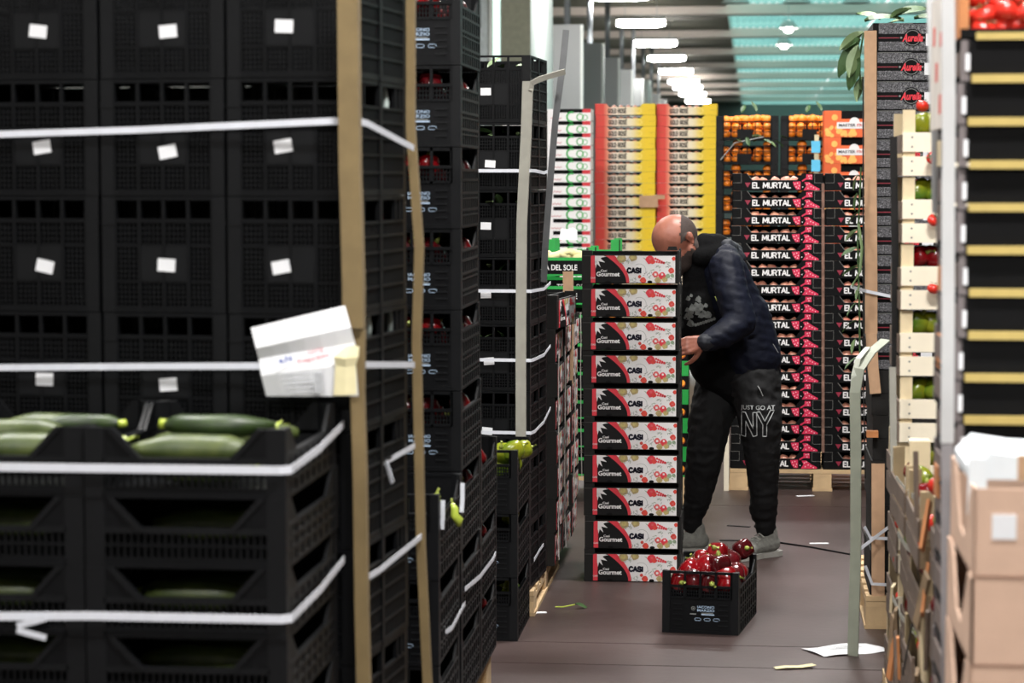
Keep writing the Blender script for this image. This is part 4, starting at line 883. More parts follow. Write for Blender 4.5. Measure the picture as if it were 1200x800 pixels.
for i, (px, py, L) in enumerate(((867, 617, .12), (857, 634, .1), (945, 580, .1), (962, 636, .09), (632, 724, .06))):
    Y = FPX*HC/(py-208)
    one('floor_scrap', MB().box(-L/2, L/2, -.012, .012, .0005, .003, M_cardd if i < 2 else M_paper), 'flat scrap on the floor, %s' % ['dark one behind the man', 'dark one between the shoes', 'pale one by the far pallet', 'pale one by the thin strap', 'pale one by the long pallet'][i], 'scrap', (xw(px, Y), Y, 0), (0, 0, jit(.5)))
# ------------------------------------------------------------------ right side: patterned black boxes on a pallet
YP = 9.3; XP = xw(1013, YP)
pm = bpy.data.materials.new('scroll_pattern_print'); pm.use_nodes = True; nt = pm.node_tree; b = nt.nodes['Principled BSDF']
tc = nt.nodes.new('ShaderNodeTexCoord'); mp_ = nt.nodes.new('ShaderNodeMapping'); mp_.inputs['Scale'].default_value = (38, 38, 38)
vo = nt.nodes.new('ShaderNodeTexVoronoi'); vo.feature = 'F1'; mth = nt.nodes.new('ShaderNodeMath'); mth.operation = 'SINE'; mul = nt.nodes.new('ShaderNodeMath'); mul.operation = 'MULTIPLY'; mul.inputs[1].default_value = 12.5
rp = nt.nodes.new('ShaderNodeValToRGB'); rp.color_ramp.elements[0].position = .45; rp.color_ramp.elements[0].color = (*lin((30, 29, 33)), 1); rp.color_ramp.elements[1].position = .72; rp.color_ramp.elements[1].color = (*lin((132, 132, 137)), 1)
nt.links.new(tc.outputs['Object'], mp_.inputs[0]); nt.links.new(mp_.outputs[0], vo.inputs['Vector']); nt.links.new(vo.outputs['Distance'], mul.inputs[0]); nt.links.new(mul.outputs[0], mth.inputs[0]); nt.links.new(mth.outputs[0], rp.inputs[0]); nt.links.new(rp.outputs[0], b.inputs['Base Color']); b.inputs['Roughness'].default_value = .55
def scroll_assembly(w=.38, h=.1105, d=.5):
    H = h-.001; m = M_cardd
    bd = MB().box(0, w, 0, d, 0, H, m)
    pt = MB().box(.022, w-.004, -.0015, -.0002, .004, .038, pm).box(.022, w-.004, -.0015, -.0002, .068, H-.004, pm)
    band = MB().box(.022, .1, -.002, -.0005, .051, .055, mat('dark_red_line', (120, 20, 40), .5)).box(.022, .15, -.0022, -.0005, H-.003, H-.001, M_greyp)
    cir = MB().ring(.15, .053, .027, .0295, -.0022, M_greyp, 0, 2*PI, 22).disc(.15, .053, .034, -.0017, m, 22)
    for k in range(12): cir.disc(.15+.043*math.cos(k*PI/6), .053+.043*math.sin(k*PI/6), .0045, -.0021, M_greyp, 6)
    return [('box_body', bd.mesh('box_body')), ('scroll_print', pt.mesh('scroll_print')), ('red_line', band.mesh('red_line')), ('round_emblem', cir.mesh('round_emblem')), ('lettering', text_mesh('Aurelia', .078, mat('script_red_print', (222, 40, 58), .5), .03, .03, .35), (.15, -.003, .053)),
            ('white_sticker', MB().box(.2, .243, -.0026, -.001, .022, .068, M_paper).mesh('white_sticker'))]
SCR = scroll_assembly()
zt = zw(28, YP); n = 12
for r in range(n):
    place(SCR, 'patterned_box', 'black scroll-patterned box with red script, %s at right' % ORD[n-1-r], 'box', (XP+.018+jit(.003), YP+jit(.002), zt-.111*(n-r)), 0, 'black scroll patterned boxes')
zb = zt-.111*n
plain = MB().box(0, .36, 0, .5, 0, .198, M_card).mesh('box_body'); seam = MB().box(.0, .36, -.001, 0, .094, .097, M_cardd).mesh('lid_seam')
n2 = 5; hh = (zb-.132)/n2
for r in range(n2):
    t = place([('box_body', plain), ('lid_seam', seam)], 'plain_box', 'plain black box under the patterned boxes, %s of five' % ORD[n2-1-r], 'box', (XP+.03+.006*(r % 2), YP, .1325+hh*r), 0, 'plain black boxes'); t.scale = (1, 1, hh/.2)
pallet('pallet', 'wooden pallet under the patterned black boxes at right', XP+.015, XP+.6, YP-.02, YP+1.0, .132)
eb = lambda pts, leg, m, lb, fl=1: None
def rboard(pts, wd, m, lb, th=.006): return one('edge_board', MB().ribbon(pts, wd, m, th, up=(1, 0, 0)), lb, 'edge board', group='card edge boards')
rboard([at(1020, 36, YP-.012), at(1020, 200, YP-.012), at(1021, 340, YP-.012), at(1021, 391, YP-.012)], .047, M_kraft, 'tall brown edge board on the corner of the patterned boxes')
rboard([at(1021, 391, YP-.016), at(1023, 430, YP-.016), at(1026, 461, YP-.016)], .042, M_kraft, 'short brown edge board below the tall one on the patterned boxes')
rboard([at(1029, 543, YP-.014), at(1029, 640, YP-.014), at(1029, 698, YP-.014)], .05, M_kraft, 'brown edge board on the lowest plain black boxes')
one('dark_side_board', MB().ribbon([at(1011.5, 90, YP+.0), at(1011.5, 300, YP), at(1012, 450, YP), at(1014, 560, YP)], .03, M_card, .004, up=(0, 1, 0)), 'dark board edge along the left side of the patterned boxes', 'edge board', group='card edge boards')
one('wood_offcut', MB().box(-.022, .022, -.03, .02, -.012, .012, M_woodo), 'small wood offcut wedged against the plain black boxes', 'offcut', at(1022, 508, YP-.03))
strap('packing_strap', [at(997, 336, YP-.1), at(1015, 341, YP-.03), at(1048, 348, YP-.02)], 'loose white strap across the brown edge board', .012)
for i, pts in enumerate((((1008, 643), (1026, 629), (1042, 617)), ((1013, 617), (1020, 630), (1042, 631)), ((1014, 663), (1022, 684), (1042, 685)))):
    strap('packing_strap', [at(x, y, YP-.05+.01*k) for k, (x, y) in enumerate(pts)], ['white strap rising across the low brown edge board', 'white strap level across the low brown edge board, upper', 'white strap level across the low brown edge board, lowest'][i], .012)
# leaves on and beside the patterned boxes
t = thing('leafy_branch', 'dusty green leaves on top of the patterned boxes', 'leaves', at(1050, 26, YP+.12))
for k, (x, z, a, b_, sc) in enumerate(((-.12, 0, .2, -.35, .9), (-.06, .01, 2.6, -.5, .8), (0, .02, .4, -.45, 1), (.03, .0, 2.2, -.2, .8), (.07, .01, .1, -.2, .9), (-.02, .015, -.5, -.6, .7))): mesh_obj('leaf_blade', LEAF[k % 2], t, (x, jit(.03), z), (.4*(-1)**k, b_, a), sc)
t = thing('leafy_branch', 'dusty green leaves hanging off the left of the patterned boxes', 'leaves', at(1012, 38, YP+.1))
for k, (x, z, a, b_, sc) in enumerate(((0, 0, 2.9, .5, .8), (-.01, -.03, 3.2, .9, 1), (-.02, -.05, 2.7, 1.2, .9), (-.01, -.1, 3.3, 1.1, .8), (.0, -.17, 3.0, 1.2, .7), (-.01, -.03, 2.5, .2, .6))): mesh_obj('leaf_blade', LEAF[(k+1) % 2], t, (x, jit(.04), z), (.9*(-1)**k, b_, a), sc)
mesh_obj('twig', MB().tube([(0, 0, 0), (-.015, 0, -.1), (-.01, 0, -.22)], .004, M_leaf, 6).mesh('twig'), t)
t = thing('leafy_branch', 'long leafy sprig hanging beside the brown edge board', 'leaves', at(1009, 205, YP-.05))
for k in range(11): mesh_obj('leaf_blade', LEAF[0 if k % 3 else 1], t, (-.005+jit(.01), jit(.03), -.07*k), (jit(.9), .7+jit(.5), PI+jit(.6)), .42)
mesh_obj('twig', MB().tube([(0, 0, .03), (-.01, 0, -.25), (.0, 0, -.55), (.004, 0, -.78)], .004, M_leaf, 6).mesh('twig'), t)
one('hanging_twine', MB().tube([at(1006, 262, YP-.06), at(1010, 290, YP-.07), at(1008, 318, YP-.08), at(998, 336, YP-.09)], .006, M_leafp, 6), 'pale cord hanging beside the brown edge board', 'cord')
# grey-green strip bent over at the top
YS = 8.75
gs = thing('bent_strip', 'grey-green plastic strip standing on the floor, bent over at the top', 'strip', (xw(1003, YS), YS, 0))
def gl(px, py, Y): return at(px, py, Y)-Vector(gs.location)
mesh_obj('upright', MB().ribbon([Vector((0, 0, 0)), gl(1003, 640, YS+.01), gl(1003, 520, YS+.02), gl(1002, 460, YS+.03), gl(1007, 432, YS+.05), gl(1020, 413, YS+.1), gl(1038, 398, YS+.18)], .042, M_greenboard, .005, up=(.9, -.45, 0)).mesh('upright'), gs)
mesh_obj('fold', MB().ribbon([gl(1000, 470, YS+.04), gl(1001, 440, YS+.05), gl(1006, 420, YS+.07), gl(1017, 407, YS+.12)], .022, mat('pale_grey_green', (168, 172, 160), .6), .005, up=(.9, -.3, .2)).mesh('fold'), gs)

# ------------------------------------------------------------------ wooden crates
def wood_crate(w=.30, h=.2, d=.5):
    board = MB().box(0, w, 0, .008, 0, .058, M_woodw)
    for x in (.03, w-.03):
        for z in (.015, .043): board.disc(x, z, .0035, -.0006, M_greyp, 6)
    bme = board.mesh('end_board'); post = MB().prism([(0, 0), (.036, 0), (0, .036)], 0, h-.002, M_wood, 'z').mesh('corner_post')
    slat = MB().box(0, .006, 0, d, 0, .055, M_woodd).mesh('side_slat'); r = []
    for z in (.0, .072): r.append(('end_board', bme, (0, 0, z)))
    for z in (.0, .068): r += [('side_slat', slat, (-.004, 0, z)), ('side_slat', slat, (w-.002, 0, z))]
    r += [('corner_post', post, (.003, .009, 0)), ('corner_post', post, (w-.003, .009, 0), (0, 0, PI/2)), ('corner_post', post, (w-.003, d, 0), (0, 0, PI)), ('corner_post', post, (.003, d, 0), (0, 0, -PI/2))]
    r.append(('base_panel', MB().box(.004, w-.004, .01, d-.004, .0, .006, M_woodd).mesh('base_panel')))
    return r
WCR = wood_crate()
M_darkw = mat('dark_brown_wood', (134, 112, 86), .8, .25, 9, bump=.08)  # darker wood tones for the low crate piles and loose slats
DARKW = {M_woodw.name: M_darkw, M_wood.name: mat('darker_pale_wood', (166, 146, 112), .8, .2, 9)}
WCRD = []
for p in WCR:
    me = p[1].copy()
    for i, m_ in enumerate(me.materials): me.materials[i] = DARKW.get(m_.name, m_)
    WCRD.append((p[0], me)+tuple(p[2:]))
YC = 7.3; XC_ = xw(1054, YC)
nb = 9; ztopc = zw(155, YC)+.07
zc0 = ztopc-nb*.2015
pallet('pallet', 'wooden pallet under the pale wooden crates', XC_-.01, XC_+.63, 5.45, YC+.55, max(.1, zc0-.001))
for r in range(nb):
    place(WCR, 'wooden_crate', 'pale wooden crate, %s of the tall right-hand stack' % ORD[nb-1-r], 'crate', (XC_+jit(.004), YC+jit(.003), zc0+.2015*r), jit(.012), 'pale wooden crates, tall stack')
    for k in range(3):
        kind = 2 if r not in (2, 6) else 0
        pepper((XC_+.06+.045*k, YC+.06, zc0+.2015*r+.155), 'vegetable in the open top of the pale wooden crate %s' % ORD[nb-1-r], 'vegetables in the pale wooden crates', kind, .9)
# lower crates running towards the camera, sides to the aisle
NL = (4, 4, 4); hl = .2015
for c in range(3):
    for r in range(NL[c]):
        Y = YC-.02-.56*(c+1)
        place(WCRD, 'wooden_crate', 'grey-slatted wooden crate, %s, %s low pile at right' % (ORD[NL[c]-1-r], ['farthest', 'middle', 'nearest'][c]), 'crate', (XC_-.004+jit(.012), Y+jit(.01), zc0+hl*r), jit(.02), 'low piles of wooden crates')
        for k in range(2):
            pepper((XC_+.035+jit(.01), Y+.12+.22*k+jit(.03), zc0+hl*r+.15+jit(.01)), 'pepper between slats of the %s wooden crate, %s low pile' % (ORD[NL[c]-1-r], ['farthest', 'middle', 'nearest'][c]), 'peppers in the low wooden crates', 0 if (k+r+c) % 3 else 2, .75)
for i, (px, py) in enumerate(((1052, 575), (1053, 612), (1051, 655), (1053, 700), (1088, 613), (1084, 693), (1080, 745), (1092, 570), (1079, 757), (1076, 640))):
    Y = .445*FPX/(px-883)+.02
    t = thing('tomato', 'small red tomato showing on the side of the low wooden crates', 'tomato', at(px, py, Y)+Vector((.012, 0, 0)), 0, 'tomatoes on the side of the low crates', (jit(1), jit(1), 0)); mesh_obj('tomato_body', tom_me, t); mesh_obj('calyx', cal_me, t); t.scale = (.75,)*3
# loose slats, liners and straps on that side
rr = random.Random(21)
for i in range(18):
    Y = rr.uniform(5.6, 7.2); z = rr.uniform(.2, .95); L = rr.uniform(.08, .2); m = rr.choice([M_wood, M_woodo, M_darkw, M_darkw, M_woodd])
    one('loose_slat', MB().box(-.004, .004, -.018, .018, -L/2, L/2, m), 'splintered slat on the aisle side of the low wooden crates', 'slat', (XC_-.016-rr.uniform(0, .012), Y, z), (rr.uniform(-.5, .5), rr.uniform(-.1, .1), rr.uniform(-.3, .3)), group='splintered slats')
for i, (pts, lb) in enumerate(((((1050, 560), (1062, 575), (1078, 588)), 'grey strap sagging across the low wooden crates, upper'), (((1052, 625), (1062, 640), (1082, 658)), 'grey strap sagging across the low wooden crates, middle'),
                              (((1046, 700), (1056, 722), (1078, 748)), 'grey strap sagging across the low wooden crates, lower'))):
    strap('packing_strap', [at(x, y, 7.1-.75*(x-1046)/35) for x, y in pts], lb, .016, m=M_greyboard)
strap('packing_strap', [at(1058, 790, 6.5), at(1068, 735, 6.4), at(1080, 700, 6.2), at(1074, 660, 6.3)], 'dark loose strap hanging on the low wooden crates', .012, m=M_card)
one('standing_slat', MB().box(-.03, .03, 0, .012, -.07, .07, M_wood).box(-.03, .03, .012, .09, .06, .07, M_woodw), 'broken pale crate end standing on the low wooden crates', 'slat', at(1078, 545, 7.0))
one('corner_strip', MB().ribbon([at(1046, 430, YC-.02), at(1047, 520, YC-.02), at(1048, 560, YC-.02)], .02, M_greyboard, .004, up=(1, 0, 0)), 'grey strip along the corner of the pale wooden crates', 'edge board', group='card edge boards')
one('dark_strip', MB().ribbon([at(1047, 160, YC+.1), at(1049, 300, YC+.1), at(1049, 430, YC+.1)], .022, M_card, .004, up=(1, 0, 0)), 'dark strip behind the corner of the pale wooden crates', 'edge board', group='card edge boards')

# ------------------------------------------------------------------ black tomato trays with pale ledges
YR = 4.85; XR = xw(1121, YR)
M_ledge = mat('yellow_board_edge', (184, 162, 94), .6, .12, 9)
def tray_assembly(w=.40, h=.0852, d=.55):
    H = h-.0008
    bd = MB().box(.012, w, .0, .006, .016, H, M_cardd).box(0, w, d-.006, d, .016, H, M_cardd).box(.0, .006, .02, d-.02, .016, H*.75, mat('grey_brown_card', (108, 94, 88), .7)).box(w-.006, w, 0, d, 0, H, M_cardd).box(0, w, 0, d, .0, .004, M_cardd)
    lg = MB().box(.02, w, -.012, .004, .0, .0165, M_ledge)
    post = MB().prism([(0, 0), (.016, 0), (.016, .006), (.006, .03), (0, .03)], 0, H, mat('grey_post', (112, 104, 104), .7), 'z')
    st = MB().box(.008, .0165, -.003, -.001, .024, .058, M_paper)
    return [('tray_body', bd.mesh('tray_body')), ('pale_ledge', lg.mesh('pale_ledge')), ('corner_post', post.mesh('corner_post')), ('corner_post', post.mesh('corner_post'), (0, d-.03, 0)), ('white_sticker', st.mesh('white_sticker'))]
TRY = tray_assembly()
zl = zw(97, YR, 1160); nt_ = 22; base = zl-.0852*20-.0
base = zl-.0852*nt_+.0852
kmax = nt_
for r in range(kmax):
    z = zl-.0852*(kmax-1-r)
    if z < .1: continue
    place(TRY, 'tomato_tray', 'black tray with pale yellow ledge, %s at right' % ORD[kmax-1-r], 'tray', (XR+jit(.004), YR+jit(.003), z), 0, 'black trays at right')
zlow = min(o.location.z for o in COL.objects if o.name.startswith('tomato_tray'))
pallet('pallet', 'wooden pallet under the right foreground trays', XR-.005, XR+.6, YR-.02, YR+.56, zlow-.001)
zt2 = zl+.0852
for i in range(60):
    row = i//12; k = i % 12
    t = thing('tomato', 'ripe red tomato heaped in the top right foreground tray', 'tomato', (XR+.05+.036*k+jit(.008), YR+.035+.05*(row % 3)+jit(.01), zt2+.02+.032*(row//2)+(.02 if 2 < k < 7 else 0)+jit(.008)), 0, 'tomatoes heaped at top right', (jit(.8), jit(.8), jit(3)))
    t.scale = (.82,)*3; mesh_obj('tomato_body', tom_me, t); mesh_obj('calyx', cal_me, t)
place([('tray_body', MB().box(0, .46, 0, .006, 0, .022, M_cardd).box(0, .46, .5, .506, 0, .03, M_cardd).box(0, .46, 0, .5, 0, .004, M_cardd).mesh('tray_body')), ('pale_ledge', MB().box(.03, .4, -.01, .004, 0, .014, M_ledge).mesh('pale_ledge'))], 'tomato_tray', 'dark rimmed top tray holding the heaped tomatoes', 'tray', (XR, YR, zt2), 0, 'black trays at right')
one('brown_side_board', MB().box(0, .02, 0, .3, 0, .24, M_woodo), 'orange-brown board beside the heaped tomatoes', 'board', (XR-.002, YR+.02, zt2+.005))
one('dark_crate', MB().box(0, .13, 0, .2, 0, .25, mat('slate_plastic', (52, 60, 66), .5)).box(.003, .127, -.004, .0, .02, .03, M_black), 'slate grey bin standing behind the heaped tomatoes', 'bin', (xw(1128, YR+.42), YR+.42, zt2+.006))
one('grey_bag', MB().surf(lambda u, v: (.14*(u-.5)*2*(1+.1*math.sin(v*9)), .06*math.sin(v*2*PI), .1*math.cos(v*2*PI)*(1-.4*abs(2*u-1)**3)), 8, 14, mat('grey_film', (176, 178, 188), .3, .1, 20)), 'crumpled grey plastic bag behind the heaped tomatoes', 'bag', (xw(1195, YR+.4), YR+.4, zt2+.14), smooth=True)
rb = lambda pts, wd, m, lb, th=.006: one('edge_board', MB().ribbon(pts, wd, m, th, up=(1, 0, 0)), lb, 'edge board', group='card edge boards')
M_lgrey = mat('light_grey_board', (186, 186, 186), .55, .06, 9); M_mgrey = mat('mid_grey_board', (136, 132, 134), .55, .08, 9)
rb([at(1111, -14, YR-.02), at(1112, 130, YR-.02), at(1111, 260, YR-.02), at(1111, 380, YR-.02), at(1110, 519, YR-.02)], .026, M_lgrey, 'tall light grey edge board on the right foreground trays')
rb([at(1110, 521, YR-.02), at(1110, 600, YR-.02), at(1110, 850, YR-.02)], .024, M_mgrey, 'darker grey edge board below the light one at right')
rb([at(1091, -14, 5.45), at(1094, 80, 5.45), at(1097, 160, 5.45), at(1098, 250, 5.45)], .022, M_lgrey, 'whitish edge board on the far corner of the right foreground trays')
tb = thing('printed_bag', 'white bag with red spots on the side of the right foreground trays', 'bag', (XR-.012, YR+.3, zt2-.05), 0)
mesh_obj('bag_body', MB().box(-.008, .004, -.15, .22, -.12, .16, mat('offwhite_card', (214, 206, 198), .6)).mesh('bag_body'), tb)
mesh_obj('red_spots', MB().box(-.0092, -.008, -.1, -.04, .05, .08, M_tomp).box(-.0092, -.008, .02, .07, -.02, .02, M_tomp).box(-.0092, -.008, .1, .15, .06, .1, M_tomp).box(-.0092, -.008, -.08, -.03, -.09, -.05, M_tomp).mesh('red_spots'), tb)
for i, (py, px, Y) in enumerate(((124, 1081, YC+.08), (147, 1086, YC+.05), (185, 1093, YC-.04), (258, 1094, YC-.03), (338, 1094, YC-.03))):
    t = thing('tomato', 'small tomato among the pale wooden crates, %s' % ORD[i], 'tomato', at(px, py, Y), 0, 'tomatoes among the pale wooden crates', (jit(1), jit(1), 0)); mesh_obj('tomato_body', tom_me, t); mesh_obj('calyx', cal_me, t); t.scale = (.62,)*3
for i, (p0, p1, px, m) in enumerate(((165, 195, 1102, M_wood), (312, 340, 1103, M_woodo), (392, 430, 1101, M_woodo), (545, 580, 1098, M_woodo), (240, 262, 1103, M_woodd))):
    one('wood_chip', MB().box(-.004, .004, -.05, .05, 0, zw(p0, 5.3)-zw(p1, 5.3), m), 'wooden crate edge showing on the side of the trays, %s' % ORD[i], 'slat', at(px, p1, 5.3)+Vector((-.0, 0, 0)), group='crate edges beside the trays')

# ------------------------------------------------------------------ brown cartons, bottom right
YB = 4.22; XB = xw(1141, YB)
def carton_assembly(w=.42, h=.158, d=.5, label=True):
    H = h-.001; m = M_carton
    # aisle side with a swept handle notch
    sd = [(0, 0), (d, 0), (d, H), (d-.09, H), (d-.12, H-.02), (d-.2, .05), (.2, .04), (.1, H-.03), (.07, H), (0, H)]
    b = MB().prism(sd, .0, .006, m, 'x').prism(sd, w-.006, w, m, 'x').box(0, w, 0, .006, 0, H, m).box(0, w, d-.006, d, 0, H*.8, m).box(0, w, 0, d, 0, .004, m)
    inner = MB().box(.03, w-.03, .03, d-.03, .004, .07, mat('slate_punnet', (92, 90, 92), .4))
    r = [('carton_body', b.mesh('carton_body')), ('inner_tray', inner.mesh('inner_tray')), ('seam_shadow', MB().box(0, w, -.001, .0, 0, .003, mat('carton_shadow_line', (150, 112, 94), .8)).mesh('seam_shadow'))]  # shade at the seam painted as a darker line along the carton foot
    if label: r.append(('white_sticker', MB().box(.032, .074, -.0015, .0, .068, .112, M_paper).mesh('white_sticker')))
    return r
CART = [carton_assembly(), carton_assembly(label=False)]
ztb = zw(572, YB, 1180)
for r in range(7):
    z = ztb-.158*(r+1)
    if z < .02: break
    place(CART[0 if r == 0 else 1], 'brown_carton' if r < 2 else 'pale_carton', ('brown open-sided carton%s, %s at bottom right' % (' with white sticker' if r == 0 else '', ORD[r])), 'carton', (XB+jit(.004), YB, z), jit(.004), 'brown cartons at bottom right')
zl_ = ztb-.158*7
pallet('pallet', 'wooden pallet under the bottom right cartons', XB-.0, XB+.45, YB-.05, YB+.5, max(.02, zl_-.001))
wf = thing('foam_box', 'white foam box lid and film on top of the brown cartons', 'box', (xw(1128, YB+.3), YB+.12, ztb))
mesh_obj('lid', MB().prism([(0, 0), (.33, 0), (.33, .03), (.3, .045), (.26, .035), (.1, .04), (.03, .05), (.0, .02)], .0, .32, M_foam).mesh('lid'), wf)
mesh_obj('hanging_film', MB().prism([(-.002, .04), (.03, .04), (.03, -.09), (.012, -.12), (-.004, -.06)], -.01, .0, M_foam).mesh('hanging_film'), wf)
mesh_obj('brown_tape', MB().box(.085, .115, -.003, .0, .0, .045, M_kraft).mesh('brown_tape'), wf)
# ------------------------------------------------------------------ the man
YMAN = 11.05
def mp(px, py, d=0): return at(px, py, YMAN+d)
def ico(r, c, sub=2):
    bm = bmesh.new(); bmesh.ops.create_icosphere(bm, subdivisions=sub, radius=r); p = [Vector(c)+v.co for v in bm.verts]; bm.free(); return p
def blob(name, prims, voxel, m, smooth=4, wrinkle=0, wfreq=14, ribs=None):
    bm = bmesh.new()
    for p in prims:
        if p[0] == 'cap': pts = ico(p[2], p[1]) + ico(p[4], p[3])
        else:
            rot = p[3] if len(p) > 3 else Matrix.Identity(3); r = p[2]
            pts = [Vector(p[1]) + rot @ Vector((v.x*r[0], v.y*r[1], v.z*r[2])) for v in ico(1, (0, 0, 0), 3)]
        b2 = bmesh.new()
        for q in pts: b2.verts.new(q)
        res = bmesh.ops.convex_hull(b2, input=b2.verts)
        junk = [g for g in res.get('geom_interior', []) + res.get('geom_unused', []) if isinstance(g, bmesh.types.BMVert)]
        bmesh.ops.delete(b2, geom=list(set(junk)), context='VERTS')
        me = bpy.data.meshes.new('tmp'); b2.to_mesh(me); b2.free(); bm.from_mesh(me); bpy.data.meshes.remove(me)
    me = bpy.data.meshes.new(name); bm.to_mesh(me); bm.free()
    o = bpy.data.objects.new('tmp_blob', me); COL.objects.link(o)
    r = o.modifiers.new('r', 'REMESH'); r.mode = 'VOXEL'; r.voxel_size = voxel
    s = o.modifiers.new('s', 'SMOOTH'); s.factor = .5; s.iterations = smooth
    dg = bpy.context.evaluated_depsgraph_get(); out = bpy.data.meshes.new_from_object(o.evaluated_get(dg)); bpy.data.objects.remove(o)
    if wrinkle:
        nn = [v.normal.copy() for v in out.vertices]
        for v, n in zip(out.vertices, nn):
            q = v.co*wfreq; f = noise.noise(Vector((q.x*.7, q.y*.7, q.z*1.6)))+.5*noise.noise(q*2.1)
            f = -abs(f)*1.2+.35
            if ribs: f += ribs[1]*abs(math.sin((v.co.z+ribs[2]*v.co.x)*PI/ribs[0]))
            v.co += n*(wrinkle*f)
    out.materials.clear(); out.materials.append(m); out.name = name
    out.polygons.foreach_set('use_smooth', [True]*len(out.polygons)); out.update(); return out
M_skin = mat('skin', (150, 96, 78), .45, .1, 9, bump=.04, bscale=120, c2=(126, 74, 60), spec=.4)
M_skin.node_tree.nodes['Principled BSDF'].inputs['Subsurface Weight'].default_value = .12; M_skin.node_tree.nodes['Principled BSDF'].inputs['Subsurface Radius'].default_value = (.01, .004, .002)
M_hair = mat('cropped_dark_hair', (50, 38, 33), .8, .3, 200, bump=.3, bscale=400)
M_jacket = mat('navy_nylon', (13, 16, 28), .6, .2, 12, bump=.15, bscale=40, spec=.13)
M_hood = mat('charcoal_nylon', (30, 32, 38), .6, .2, 12, bump=.12, bscale=30, spec=.25)
M_hoodie = mat('black_cotton', (11, 11, 12), .9, .15, 30, bump=.2, bscale=90, spec=.1)
M_trous = mat('black_jersey', (17, 17, 18), .8, .15, 25, bump=.2, bscale=40, spec=.22)
M_shoe = mat('grey_knit', (118, 118, 112), .8, .2, 60, bump=.3, bscale=160)
M_sole = mat('pale_rubber', (150, 148, 142), .6, .1, 30)
man = thing('person', 'man in navy jacket and black trousers leaning behind the white carton stack', 'person', (mp(858, 650).x, YMAN, 0))
ML = Vector(man.location)
def add(name, me, parent=None):
    for v in me.vertices: v.co -= ML
    me.update(); return mesh_obj(name, me, parent or man)
# joints
hipL, hipR = mp(884, 448, -.07), mp(846, 448, .07)
knL, anL = mp(893, 535, -.13), mp(897, 616, -.02)
knR, anR = mp(829, 535, -.05), mp(811, 618, .06)
pel, wai, che, nek = mp(866, 432), mp(860, 398), mp(846, 332, -.02), mp(824, 300, -.04)
shL, elL, wrL = mp(851, 312, -.2), mp(868, 377, -.30), mp(824, 401, -.42)
shR, elR, wrR = mp(832, 315, .17), mp(800, 385, .1), mp(772, 402, -.22)
# head frame: X forward, Y the man's left, Z up; looks left and down
hc = mp(795, 284, -.1)
fw = Vector((-.80, -.10, -.59)).normalized(); lf = Vector((0, -1, 0)); lf = (lf-fw*lf.dot(fw)).normalized(); upv = fw.cross(lf)
if upv.z < 0: upv = -upv
HM = Matrix((fw, lf, upv)).transposed()
def hd(x, y, z): return hc + HM @ Vector((x, y, z))
S = 1.04
prims = [('ell', hd(.0, 0, .032), (.103*S, .08*S, .098*S), HM), ('ell', hd(.035, 0, -.03), (.068, .064, .09), HM), ('ell', hd(.045, 0, -.085), (.048, .05, .045), HM), ('ell', hd(.07, 0, .005), (.035, .055, .03), HM),
         ('cap', hd(.1, 0, -.01), .011, hd(.117, 0, -.045), .017), ('ell', hd(.085, 0, -.085), (.02, .026, .012), HM), ('ell', hd(.085, 0, -.115), (.022, .024, .018), HM),
         ('ell', hd(-.05, .082, -.015), (.018, .007, .024), HM), ('ell', hd(-.05, -.082, -.015), (.018, .007, .024), HM), ('ell', hd(-.056, .09, -.004), (.015, .006, .022), HM), ('ell', hd(-.047, .083, -.036), (.01, .006, .014), HM),
         ('cap', hd(-.03, 0, -.06), .062, nek, .066), ('cap', nek, .066, che, .12), ('cap', che, .12, wai, .12), ('cap', wai, .12, pel, .13)]
for s, sh, el, wr in ((1, shL, elL, wrL), (-1, shR, elR, wrR)): prims += [('cap', che, .09, sh, .055), ('cap', sh, .055, el, .042), ('cap', el, .042, wr, .027)]
for h, k, a in ((hipL, knL, anL), (hipR, knR, anR)): prims += [('cap', pel, .11, h, .08), ('cap', h, .08, k, .046), ('cap', k, .046, a, .03), ('cap', a, .03, Vector((a.x, a.y, .055)), .026)]
# left hand: back of the hand up, fingers closing round the rear edge of the carton, thumb down its side
def hand(wr, fd, sd, bd, curl):
    """fd: finger direction, sd: towards the thumb side, bd: back of the hand"""
    r = []; kn = []
    for i, o in enumerate((.030, .010, -.010, -.030)):
        k = wr + fd*(.085-.006*abs(i-1)) + sd*o + bd*.004; kn.append(k); r.append(('cap', wr+sd*o*.55+fd*.01, .019, k, .0135))
    for i, L in enumerate((.074, .082, .076, .06)):
        p = kn[i]; d = fd.copy(); seg = (.45, .31, .24); rad = (.0105, .0095, .0085, .0075)
        ax = sd
        for j in range(3):
            d = (Matrix.Rotation(curl[j], 3, ax) @ d).normalized(); q = p + d*(L*seg[j]); r.append(('cap', p, rad[j], q, rad[j+1])); p = q
    t0 = wr + fd*.022 + sd*.026 - bd*.008; t1 = t0 + (fd*.55+sd*.75-bd*.3).normalized()*.038; t2 = t1 + (fd*.75+sd*.45-bd*.5).normalized()*.034; t3 = t2 + (fd*.8+sd*.1-bd*.6).normalized()*.026
    r += [('cap', t0, .017, t1, .0125), ('cap', t1, .0125, t2, .0105), ('cap', t2, .0105, t3, .0085)]
    return r
fd = (mp(797, 407, -.46)-wrL).normalized(); sd = Vector((.12, -.25, -1)); sd = (sd-fd*sd.dot(fd)).normalized(); bd = fd.cross(sd).normalized()
if bd.y > 0: bd = -bd
cu = -.5 if (Matrix.Rotation(.5, 3, sd) @ fd).dot(bd) > 0 else .5
prims += hand(wrL, fd, sd, bd, (cu*.7, cu*1.2, cu))
fd2 = (mp(752, 404, -.4)-wrR).normalized(); sd2 = Vector((0, 0, 1)); sd2 = (sd2-fd2*sd2.dot(fd2)).normalized(); bd2 = fd2.cross(sd2)
